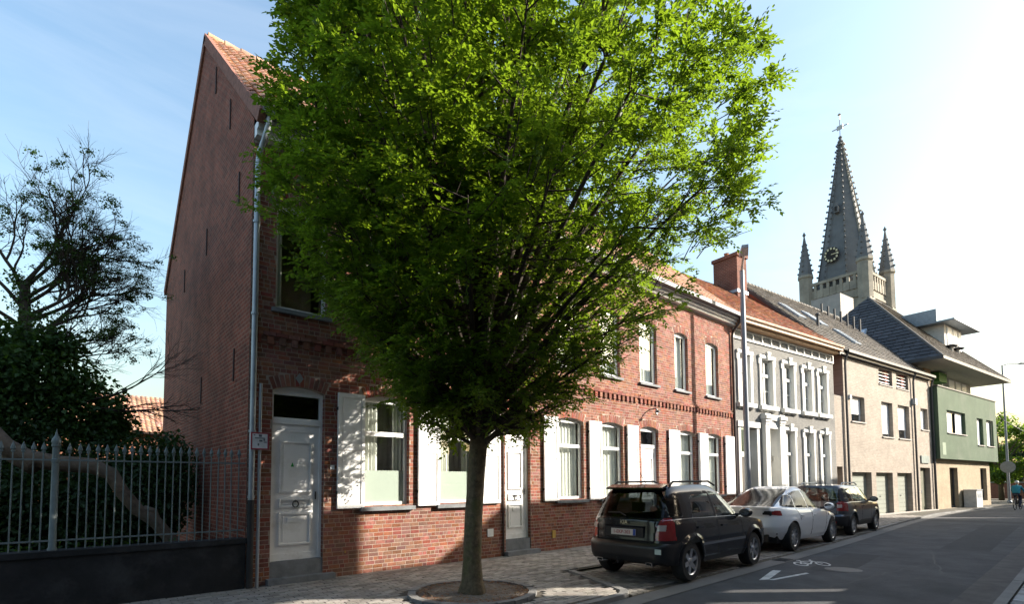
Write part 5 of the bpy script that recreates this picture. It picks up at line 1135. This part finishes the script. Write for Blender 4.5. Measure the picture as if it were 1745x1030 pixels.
opp_house(57,70,5.8,10.4,-14.2,-18.2,'brick house across the street near the far bend',(.24,.11,.08))
# ------------------------------------------------------------------ cyclist
bk=thing('bicycle','dark bicycle ridden by the person in teal at the bend','bicycle',(41.9,-5.35,-.06),R(-8))
for x in (-.52,.52):
    w=obj('wheel',MB().tube([(x+.33*math.cos(a),0,.34+.33*math.sin(a)) for a in np.linspace(0,2*math.pi,25)],.022,6),m_tyre,bk)
    sp=MB()
    for k in range(8): an=k*math.pi/4; sp.tube([(x,0,.34),(x+.32*math.cos(an),0,.34+.32*math.sin(an))],.004,3)
    obj('spokes',sp,m_zinc,w)
obj('frame',MB().tube([(-.52,0,.34),(-.18,0,.85),(.38,0,.82),(-.05,0,.32),(-.18,0,.85)],.022,6).tube([(-.52,0,.34),(-.05,0,.32)],.018,6).tube([(.52,0,.34),(.36,0,.98)],.02,6),m_anth,bk)
obj('handlebar',MB().tube([(.25,-.28,1.03),(.37,-.15,1.02),(.37,.15,1.02),(.25,.28,1.03)],.016,6),m_anth,bk); obj('saddle',MB().box(-.32,-.06,-.08,.08,.88,.94),m_anth,bk)
def skin(name,verts,edges,radii,mat,parent=None,sub=2,loc=(0,0,0),rz=0):
    me=bpy.data.meshes.new(name); me.from_pydata(verts,edges,[]); o=link(name,me,mat,parent,loc,rz)
    mo=o.modifiers.new('skin','SKIN'); 
    sv=me.skin_vertices
    if not sv: 
        bm=bmesh.new(); bm.from_mesh(me); bm.verts.layers.skin.verify(); bm.to_mesh(me); bm.free(); sv=me.skin_vertices
    for i,r_ in enumerate(radii): sv[0].data[i].radius=(r_,r_); 
    sv[0].data[0].use_root=True
    s=o.modifiers.new('sub','SUBSURF'); s.levels=sub; s.render_levels=sub
    dg=bpy.context.evaluated_depsgraph_get(); m2=bpy.data.meshes.new_from_object(o.evaluated_get(dg)); o.modifiers.clear(); o.data=m2
    if not m2.materials: m2.materials.append(mat)
    m2.polygons.foreach_set('use_smooth',[True]*len(m2.polygons)); return o
ps=thing('person','cyclist in a teal jacket and dark trousers riding at the bend','person',(41.9,-5.35,-.06),R(-8))
m_teal=M('w_teal_jacket',(.02,.19,.24),rough=.8); m_trou=M('w_dark_trousers',(.03,.035,.06),rough=.9); m_skin=M('w_skin',(.42,.25,.18),rough=.6,bump=0)
bd=skin('body',[(-.2,0,.97),(-.14,0,1.15),(-.04,0,1.38),(0,0,1.47),(.02,0,1.53),(-.02,.19,1.40),(.12,.27,1.18),(.27,.27,1.06),(-.02,-.19,1.40),(.12,-.27,1.18),(.27,-.27,1.06),(-.15,.11,.93),(.2,.12,.72),(.05,.12,.36),(.14,.12,.30),(-.15,-.11,.93),(.15,-.12,.62),(-.1,-.12,.24),(.0,-.12,.18)],[(0,1),(1,2),(2,3),(3,4),(2,5),(5,6),(6,7),(2,8),(8,9),(9,10),(0,11),(11,12),(12,13),(13,14),(0,15),(15,16),(16,17),(17,18)],[.17,.165,.17,.07,.06,.075,.055,.04,.075,.055,.04,.10,.075,.05,.04,.10,.075,.05,.04],m_trou,ps)
bd.data.materials.append(m_teal)
for pgn in bd.data.polygons: pgn.material_index=1 if pgn.center.z>1.0 else 0
hd=obj('head',MB().lathe([(0,-.12),(.05,-.11),(.075,-.05),(.085,.02),(.075,.08),(.04,.115),(0,.125)],14,'z',(.05,0,1.62)),m_skin,ps,smooth=True)
obj('nose',MB().prism([(.13,-.012,1.60),(.13,.012,1.60),(.128,0,1.645)],(.02,0,0)),m_skin,hd); obj('helmet',MB().lathe([(.095,.01),(.1,.05),(.085,.10),(.045,.135),(0,.145)],14,'z',(.045,0,1.625)),M('w_pale_helmet',(.5,.5,.48),rough=.4,bump=0),hd,smooth=True)
for s in (1,-1):
    mb=MB()
    for k in range(4): mb.tube([(.27+.01*k,s*(.25+.02*k),1.06),(.33+.005*k,s*(.25+.02*k),1.05),(.345,s*(.25+.02*k),1.02)],.009,5)
    mb.tube([(.27,s*.23,1.05),(.33,s*.235,1.03)],.011,5); obj('fingers',mb,m_skin,ps)
# ------------------------------------------------------------------ vegetation helpers
def leaf_cloud(P,D,U,size,shape=.55,fold=.25):
    """P base points, D direction, U approx normal (n,3) -> verts, quads; folded rhombic leaves of two quads"""
    n=len(P); D=D/np.linalg.norm(D,axis=1)[:,None]; S=np.cross(D,U); S/=np.linalg.norm(S,axis=1)[:,None]+1e-9; Nn=np.cross(S,D)
    L=size[:,None]; w=L*shape*.5
    a=P; t=P+D*L-Nn*L*.12; m=P+D*L*.45+Nn*0; l=P+D*L*.42+S*w+Nn*w*fold; r=P+D*L*.42-S*w+Nn*w*fold
    V=np.stack([a,r,t,l],1).reshape(-1,3); F=(np.arange(n)[:,None]*4+np.array([[0,1,2,3]]))
    return V,F
def randu(n): 
    v=rng.normal(size=(n,3)); return v/np.linalg.norm(v,axis=1)[:,None]
def bez(a,b,c,n): 
    t=np.linspace(0,1,n)[:,None]; return (1-t)**2*a+2*t*(1-t)*b+t*t*c
# ------------------------------------------------------------------ hornbeam
m_bark=M('w_bark',(.115,.086,.05),rough=.9,var=.5,scale=14,bump=.8,bscale=26,dirt=(.075,.08,.025),dscale=2.2)
m_twig=M('w_twig',(.055,.042,.032),rough=.9,var=.2,bump=0)
m_leaf=leafmat('hornbeam_leaf',(.022,.058,.012),(.056,.106,.018),(.28,.43,.02),.43)
HB=thing('hornbeam_tree','large leafy hornbeam street tree growing in a round pit in front of the brick row','tree',(TR[0],TR[1],0))
tp=[(0,0,-.1),(0,0,.05),(.0,0,.18),(.0,0,.5),(.02,-.01,1.2),(.06,-.03,1.9),(.10,-.05,2.5),(.14,-.06,3.0),(.16,-.06,3.5)]
tr_=[.25,.215,.17,.143,.134,.13,.14,.155,.13]
mb=MB().tube(tp,tr_,20)
mb.v=[(x*(1+.09*math.sin(3*math.atan2(y,x)+z*.9)+.04*math.sin(7*math.atan2(y,x)-z*2)),y*(1+.09*math.sin(3*math.atan2(y,x)+z*.9)+.04*math.sin(7*math.atan2(y,x)-z*2)),z) for x,y,z in mb.v]
obj('trunk',mb,m_bark,HB,smooth=True)
ZR_=[(2.3,.6),(2.9,1.2),(3.4,1.6),(3.85,1.95),(4.35,2.4),(4.8,2.8),(5.6,3.3),(6.6,3.6),(7.6,3.6),(8.8,3.4),(10,2.8),(11,1.7),(11.8,.5)]
def crownR(z,az):
    r_=I(z,ZR_); px=math.cos(az)*.80-math.sin(az)*.60   # component to image right (approx)
    r_*=.96+(.17+.16*max(0,min(1,(7.0-z)/1.2))-.10*max(0,min(1,(z-7.8)/1.2)))*px if px>0 else .96+px*(.22-.12*max(0,min(1,(7.4-z)/2)))
    # clearance to facade
    sy=math.sin(az)
    if sy>0: r_=min(r_,2.45/sy) if z<7.6 else min(r_,2.9/sy)
    return r_
LP=[];LD=[];LU=[]; BR=MB(); nl=84
secs=[]
for i in range(nl):
    az=i*2.39996+rnd.uniform(-.25,.25); u=(i+.5)/nl
    ze=2.55+8.8*(u**.95)+rnd.uniform(-.25,.25); re=crownR(ze,az)*rnd.uniform(.80,.97)
    if ze>9.5: re*=.8
    zs=2.25+1.25*min(1,u*1.3)*rnd.uniform(.7,1)
    a=np.array([.12,-.05,zs]); c=np.array([re*math.cos(az),re*math.sin(az),ze])
    b=np.array([re*.42*math.cos(az),re*.42*math.sin(az),zs+(ze-zs)*(.42 if ze<4.2 else .50)])
    Pt=bez(a,b,c,12); r0_=.035+.05*min(1,(ze-2.5)/5); rad=np.linspace(r0_,.008,12)
    BR.tube([tuple(p) for p in Pt],list(rad),7)
    nsec=int(12+ (ze-2.5)*2.2)
    for k in range(nsec):
        t=rnd.uniform(.22,1.0)**.8; q=Pt[min(10,int(t*11))]*(1-(t*11%1))+Pt[min(11,int(t*11)+1)]*(t*11%1)
        az2=az+rnd.uniform(-1.5,1.5); el=rnd.uniform(-.15,.95); ln=rnd.uniform(.55,1.35)*(1.15-.4*t)
        d=np.array([math.cos(az2)*math.cos(el),math.sin(az2)*math.cos(el),math.sin(el)])
        e=q+d*ln
        # keep inside the crown surface
        rr=math.hypot(e[0],e[1]); lim=crownR(e[2],math.atan2(e[1],e[0]))*rnd.uniform(.93,1.12)
        if rr>lim: e[0]*=lim/rr; e[1]*=lim/rr
        m=(q+e)/2+np.array([0,0,-.06*ln]); S=bez(q,m,e,6); BR.tube([tuple(p) for p in S],list(np.linspace(.013,.004,6)),4,False); secs.append((S,d,ln))
# outer shoots that give the spiky outline
for k in range(620):
    az=rnd.uniform(0,6.283); z=rnd.uniform(3.0,11); r_=crownR(z,az)
    q=np.array([r_*.9*math.cos(az),r_*.9*math.sin(az),z]); el=rnd.uniform(.15,1.1); d=np.array([math.cos(az)*math.cos(el),math.sin(az)*math.cos(el),math.sin(el)]); ln=rnd.uniform(.35,.85)
    if math.sin(az)>.5 and z<8: continue
    S=bez(q,q+d*ln*.5+np.array([0,0,.03]),q+d*ln,6); BR.tube([tuple(p) for p in S],list(np.linspace(.008,.003,6)),4,False); secs.append((S,d,ln*1.5))
for k in range(110):
    az=rnd.uniform(0,6.283); r_=rnd.uniform(.1,1.0); z=rnd.uniform(2.7,3.5)+.25*r_; q=np.array([.1+r_*math.cos(az),r_*math.sin(az),z]); el=rnd.uniform(-.75,.1); d=np.array([math.cos(az)*math.cos(el),math.sin(az)*math.cos(el),math.sin(el)]); ln=rnd.uniform(.35,.8)
    S=bez(q,q+d*ln*.5+np.array([0,0,.08]),q+d*ln,6); BR.tube([tuple(p) for p in S],list(np.linspace(.01,.003,6)),4,False); secs.append((S,d,ln*1.3))
obj('branches',BR,m_twig,HB,smooth=True)
# sprays: flat shoots with alternate leaves
SQ=[];SD=[];SL=[]
for S,d,ln in secs:
    m_=S[3]; right=m_[0]*.80-m_[1]*.60
    dens=1.0 if m_[2]>5.9 else (.42 if right>.4 else (.62 if m_[2]<4.2 else .85))
    ns=int((7+ln*16)*dens)
    t=np.clip(rng.choice(rng.uniform(.25,1.0,4),ns)+rng.normal(0,.07,ns),.08,1)*5; i0=np.minimum(4,t.astype(int)); f=(t-i0)[:,None]; SQ.append(S[i0]*(1-f)+S[i0+1]*f)
    sd=d*np.array([.5,.5,.3])+randu(ns)*np.array([.9,.9,.42])+np.array([0,0,.06]); SD.append(sd/np.linalg.norm(sd,axis=1)[:,None]); SL.append(rng.uniform(.16,.34,ns))
SQ=np.concatenate(SQ);SD=np.concatenate(SD);SL=np.concatenate(SL); n=len(SQ)
un=np.stack([rng.uniform(-.35,.35,n),rng.uniform(-.35,.35,n),np.ones(n)],1); sn=np.cross(SD,un); sn/=np.linalg.norm(sn,axis=1)[:,None]; un=np.cross(sn,SD)
nlv=8
for j in range(nlv):
    tt=(j+.6)/nlv; side=1 if j%2 else -1
    LP.append(SQ+SD*(SL*tt)[:,None]+np.array([0,0,-.05*tt*tt])); LD.append(SD*.75+sn*side*.8*(1-.45*tt)+np.array([0,0,-.12])+rng.normal(0,.12,(n,3))); LU.append(un+np.concatenate([rng.uniform(-.3,.3,(n,2)),np.zeros((n,1))],1))
LP=np.concatenate(LP);LD=np.concatenate(LD);LU=np.concatenate(LU)
keep=(LP[:,1]+TR[1]<-.25)|(LP[:,2]>8.4); LP,LD,LU=LP[keep],LD[keep],LU[keep]
sz=rng.uniform(.052,.085,len(LP))*rng.choice([.85,1.,1.2],len(LP)); V,F=leaf_cloud(LP,LD,LU,sz,.58)
print('hornbeam leaves',len(LP))
link('crown',np_mesh('crown',V,F),m_leaf,HB,kind='stuff')
# ------------------------------------------------------------------ iron fence on a black plinth
FN=thing('iron_fence','pale spear topped iron fence on a low black plinth left of the brick house','fence',(-3.2,.05,0))
m_plinth=M('w_black_plinth',(.016,.016,.017),rough=.8,var=.4,scale=3,bump=.5,bscale=20,dirt=(.045,.045,.047),dscale=1.6)
m_fence=M('w_fence_paint',(.15,.18,.175),rough=.5,var=.15,scale=10,bump=.1)
obj('plinth',MB().box(-6.8,3.18,-.12,.15,-.1,.74).box(-6.8,3.19,-.15,.18,.74,.82),m_plinth,FN)
for z in (.95,2.06): obj('rail',MB().box(-6.8,3.18,.0,.028,z-.011,z+.011),m_fence,FN)
bar=MB().tube([(0,0,.80),(0,0,2.17)],.0095,7).mesh('bar'); bar.materials.append(m_fence)
spear=MB(); spear.lathe([(.012,2.155),(.022,2.165),(.022,2.18),(.014,2.185),(.030,2.205),(.026,2.23),(.0,2.31)],8); sme=spear.mesh('spear_head'); sme.materials.append(m_fence)
xs_=[-2.28+.103*k for k in range(22)]+[-2.56-.103*k for k in range(36)]
for x in xs_:
    o=link('bar',bar,None,FN,(x+3.2,.012,0)); o.rotation_euler=(rnd.uniform(-.004,.004),rnd.uniform(-.004,.004),0); h_=link('spear_head',sme,None,o); h_.scale=(1,.6,1)
for x in (-2.43,-6.0):
    p_=obj('post',MB().lathe([(.055,.80),(.055,.84),(.044,.86),(.040,2.02),(.048,2.03),(.048,2.07),(.040,2.08),(.040,2.24),(.052,2.25),(.052,2.28)],14,'z',(x+3.2,.014,0)),m_fence,FN,smooth=35)
    obj('finial',MB().lathe([(.045,2.28),(.056,2.31),(.050,2.35),(.025,2.39),(.018,2.41),(.0,2.50)],14,'z',(x+3.2,.014,0)),m_fence,p_,smooth=35)
# ------------------------------------------------------------------ garden
obj('garden_soil',MB().quad((-40,.16,-.02),(-.02,.16,-.02),(-.02,40,-.02),(-40,40,-.02)),M('w_garden_soil',(.05,.045,.03),rough=.95,var=.3),kind='structure')
m_old=M('w_old_bark',(.155,.11,.075),rough=.9,var=.35,scale=6,bump=.8,bscale=16,dirt=(.10,.085,.065),dscale=3)
OT=thing('leaning_tree','old gnarled trunk leaning over behind the iron fence','tree',(-.75,1.15,0))
def knobby(path,rad,n=12,amp=.16):
    mb=MB().tube(path,rad,n); 
    return MB().add([(x+amp*.35*math.sin(z*5+y*7)*.25+rnd.uniform(-1,1)*.010,y+rnd.uniform(-1,1)*.010,z+amp*.3*math.sin(x*6+1.3)*.3) for x,y,z in mb.v],mb.f)
q=[(-.75,1.15,-.1),(-.85,1.15,.72),(-1.13,1.17,1.12),(-1.38,1.2,1.30),(-1.60,1.2,1.58),(-1.74,1.2,1.88),(-1.98,1.22,2.02),(-2.4,1.25,2.06),(-2.75,1.3,2.12),(-3.1,1.35,2.35),(-3.6,1.4,2.7)]
obj('trunk',knobby([(x+.75,y-1.15,z) for x,y,z in q],[.13,.10,.10,.10,.105,.115,.12,.125,.13,.125,.12]),m_old,OT,smooth=True)
obj('side_stem',knobby([(-1.0,0,2.0),(-1.25,.05,1.65),(-1.1,.08,1.2),(-.75,.06,.95)],[.10,.09,.06,.04]),m_old,OT,smooth=True) if False else None
obj('limb',knobby([(-1.9,.1,1.98),(-2.2,.3,2.2),(-2.6,.5,2.8),(-3.0,.7,3.3)],[.14,.12,.11,.10]),m_old,OT,smooth=True)
obj('limb',knobby([(-.55,.04,1.32),(-.40,.03,1.28),(-.28,-.02,1.02)],[.06,.05,.03],8),m_old,OT,smooth=True)
# bare twiggy tree with ivy
def grow(mb,p,d,ln,r_,depth,tips,spread=.55,up=.1):
    n=5; P=[p]; dd=d
    for k in range(n):
        dd=dd+Vector((rnd.uniform(-1,1),rnd.uniform(-1,1),rnd.uniform(-1,1)))*.20+Vector((0,0,up*.2)); dd.normalize(); P.append(P[-1]+dd*(ln/n))
    mb.tube([tuple(x) for x in P],[r_*(1-.45*k/n) for k in range(n+1)],6 if r_>.03 else (4 if r_>.008 else 3),False)
    if depth==0: tips.append((P[-1],dd)); return
    for k in range(rnd.choice((4,4,5))):
        i=rnd.choice((2,3,4,5)); nd=(dd+Vector((rnd.uniform(-1,1),rnd.uniform(-1,1),rnd.uniform(-.8,1)))*spread*1.5); nd.normalize(); grow(mb,P[i],nd,ln*rnd.uniform(.55,.78),r_*.52,depth-1,tips,spread,up)
    tips.append((P[3],dd))
TW=thing('twiggy_tree','bare twiggy tree with tufts of ivy above the garden fence','tree',(-3.3,5,0))
mb=MB(); tips=[]
obj('trunk',knobby([(.1,0,-.1),(.0,0,1.5),(.2,0,3.0),(.32,0,4.3),(.30,0,5.9)],[.2,.17,.14,.12,.08]),m_twig,TW,smooth=True)
for k in range(15):
    zz=4.2+1.7*(k/14); an=rnd.uniform(-.6,.6)+(0 if k%3 else math.pi); el=rnd.uniform(.1,.5)+.75*(k/14)
    grow(mb,Vector((.3,0,zz)),Vector((math.cos(an)*math.cos(el),math.sin(an)*math.cos(el)*.6,math.sin(el))).normalized(),rnd.uniform(1.0,1.3),.042,4,tips,.50)
obj('branches',mb,m_twig,TW)
m_ivy=leafmat('ivy_leaf',(.026,.060,.017),(.055,.11,.026),(.14,.26,.02),.30)
def cluster(cent,rad,n,size,flat=1.0,surf=.55):
    u=randu(n); r_=rng.uniform(surf,1,n)[:,None]; P=np.array(cent)+u*r_*np.array(rad); D=u*.5+randu(n)*.8+np.array([0,0,-.35]); U=u*.6+randu(n)*.6+np.array([0,0,.5]); return P,D,U,rng.uniform(size*.7,size*1.3,n)
def leaves(name,parent,cl,mat,shape=.8):
    P,D,U,S=[np.concatenate(x) for x in zip(*cl)]; V,F=leaf_cloud(P,D,U,S,shape); return link(name,np_mesh(name,V,F),mat,parent,kind='stuff')
cl=[]
for k in range(420):
    p,d=rnd.choice(tips); s=rnd.uniform(.06,.17); cl.append(cluster(tuple(p),(s*1.3,s,s*.8),int(110*s/.2),.038,surf=.05))
for z in np.linspace(3.6,5.9,8): cl.append(cluster((.3+rnd.uniform(-.15,.2),0,z),(.32,.3,.3),240,.06,surf=.2))
leaves('crown',TW,cl,m_ivy)
# ivy mound and shrubs behind the fence
def shrub(name,label,loc,blobs,n,size,mat,stems=0,cat='shrub',shape=.8):
    t=thing(name,label,cat,loc); cl=[cluster(c,r_,int(n*r_[0]*r_[2]),size,surf=.35) for c,r_ in blobs]; leaves('foliage',t,cl,mat,shape)
    mb=MB()
    for c,r_ in blobs:
        for k in range(3): mb.tube([(c[0]*.3,c[1]*.3,-.05),(c[0]*.6+rnd.uniform(-.2,.2),c[1]*.6,c[2]*.55),(c[0]+rnd.uniform(-.5,.5)*r_[0],c[1]+rnd.uniform(-.5,.5)*r_[1],c[2]+rnd.uniform(0,.6)*r_[2])],[.05,.03,.012],5,False)
    obj('stems',mb,m_twig,t); return t
shrub('ivy_mound','dense dark ivy covered shrub mass below the twiggy tree',(-3.1,4.6,0),[((.2,0,4.0),(1.1,.9,1.0)),((-.8,.1,4.1),(1.2,.9,1.1)),((1.0,.1,3.3),(.95,.8,.9)),((1.55,.2,3.0),(.55,.5,.6)),((-.6,0,3.0),(1.4,.8,.9)),((.6,.0,4.6),(.5,.5,.4))],4200,.10,m_ivy)
m_dshrub=leafmat('dark_shrub_leaf',(.016,.036,.012),(.032,.066,.02),(.09,.17,.02),.22)
shrub('evergreen_shrub','dark evergreen shrub filling the corner beside the gable wall',(-.95,3.3,0),[((0,0,1.6),(.85,.8,1.2)),((.45,.5,2.0),(.45,.6,.9)),((-.7,.2,1.3),(.9,.8,1.1))],4200,.08,m_dshrub)
shrub('evergreen_shrub','low dark evergreen shrub behind the leaning trunk',(-2.6,3.0,0),[((0,0,1.1),(1.3,.7,1.1)),((-1.3,.2,1.3),(1.2,.8,1.2)),((.9,0,.7),(.8,.6,.7))],4200,.085,m_dshrub)
shrub('ground_ivy','creeping green ivy growing along the foot of the iron fence',(-2.2,.75,0),[((0,0,.55),(1.4,.35,.35)),((1.2,0,.5),(.8,.3,.3)),((-1.5,0,.6),(1.2,.35,.4))],1500,.06,m_ivy,cat='ivy')
shrub('evergreen_hedge','tall dark hedge closing the garden behind the leaning trunk',(-3.0,4.0,0),[((0,0,1.5),(1.5,.5,1.6)),((1.6,0,1.4),(1.2,.5,1.5)),((-1.8,.2,1.6),(1.5,.5,1.7)),((2.35,.3,1.7),(.6,.5,1.3))],4200,.09,m_dshrub,cat='hedge')
m_lt=leafmat('light_leaf',(.05,.10,.015),(.09,.16,.02),(.22,.36,.02),.4)
shrub('yellow_green_shrub','yellow green sunlit shrub in front of the tiled garden roof',(-2.6,8.5,0),[((0,0,2.6),(1.2,.8,1.4)),((1.2,.6,2.3),(.8,.6,.9))],1100,.07,m_lt)
brc=thing('bare_branch','bare dark branch reaching from the garden shrubs towards the gable wall','branch',(-1.9,4.2,3.3)); mb=MB(); tp2=[]
grow(mb,Vector((0,0,0)),Vector((1,.3,.18)).normalized(),1.1,.03,3,tp2,.35,.0); grow(mb,Vector((-.1,0,.1)),Vector((1,.25,.34)).normalized(),1.2,.025,3,tp2,.35); obj('twigs',mb,m_twig,brc)
# garden house with tiled roof
gh=thing('garden_house','low house with sunlit orange tiled roof seen past the gable wall','house',(-1.0,22,0))
obj('wall',MB().box(-6,5.5,0,6,-.1,4.4),M('w_opp_brick',(.26,.11,.07),rough=.9),gh); rr=obj('roof',MB().prism([(-6.2,-.4,4.25),(-6.2,3,6.45),(-6.2,6.4,4.25)],(12,0,0)),m_under,gh)
tile_roof(rr,-6.2,5.8,-.4,4.3,3,6.5,0)
# far trees by the bend
m_far=leafmat('far_leaf',(.045,.085,.015),(.085,.14,.02),(.20,.34,.02),.35); m_fard=leafmat('far_dark_leaf',(.02,.045,.02),(.035,.07,.03),(.06,.12,.03),.2)
def far_tree(label,loc,h,rx,n,size,mat):
    t=thing('roadside_tree',label,'tree',loc,group='trees at the bend'); obj('trunk',MB().tube([(0,0,-.1),(0.05,0,h*.35),(0,.1,h*.8)],[.22,.17,.06],8),m_bark,t,smooth=True)
    cl=[]
    for k in range(22):
        u=randu(1)[0]; z=h*.62+u[2]*h*.34; s=rnd.uniform(.25,.42)*rx; cl.append(cluster((u[0]*rx*.75,u[1]*rx*.75,z),(s,s,s*.8),n,size,surf=.2))
    leaves('crown',t,cl,mat); mb=MB()
    for k in range(8): an=k*.8; mb.tube([(0,0,h*.35),(rx*.4*math.cos(an),rx*.4*math.sin(an),h*.6),(rx*.7*math.cos(an),rx*.7*math.sin(an),h*.72)],[.07,.05,.02],5,False)
    obj('limbs',mb,m_bark,t)
far_tree('bright green roadside tree directly right of the corner building',(63,-2.3,0),7.6,2.8,420,.2,m_far)
far_tree('bright green roadside tree at the right edge behind the cyclist',(66,-6.5,0),7.4,3.2,420,.2,m_far)
far_tree('tall dark tree rising behind the bright trees at the right edge',(84,-5.0,0),11.5,3.4,380,.26,m_fard)
far_tree('dark tree low behind the far street lamp',(80,-1.0,0),6.0,3.5,380,.26,m_fard)
wl_=thing('boundary_wall','low dark garden wall closing the street behind the cyclist','wall',(70,-4,0)); obj('brickwork',MB().box(-.2,.2,-14,14,-.1,1.5),M('w_opp_brick',(.26,.11,.07)),wl_); obj('coping',MB().box(-.27,.27,-14,14,1.5,1.6),m_conc,wl_)
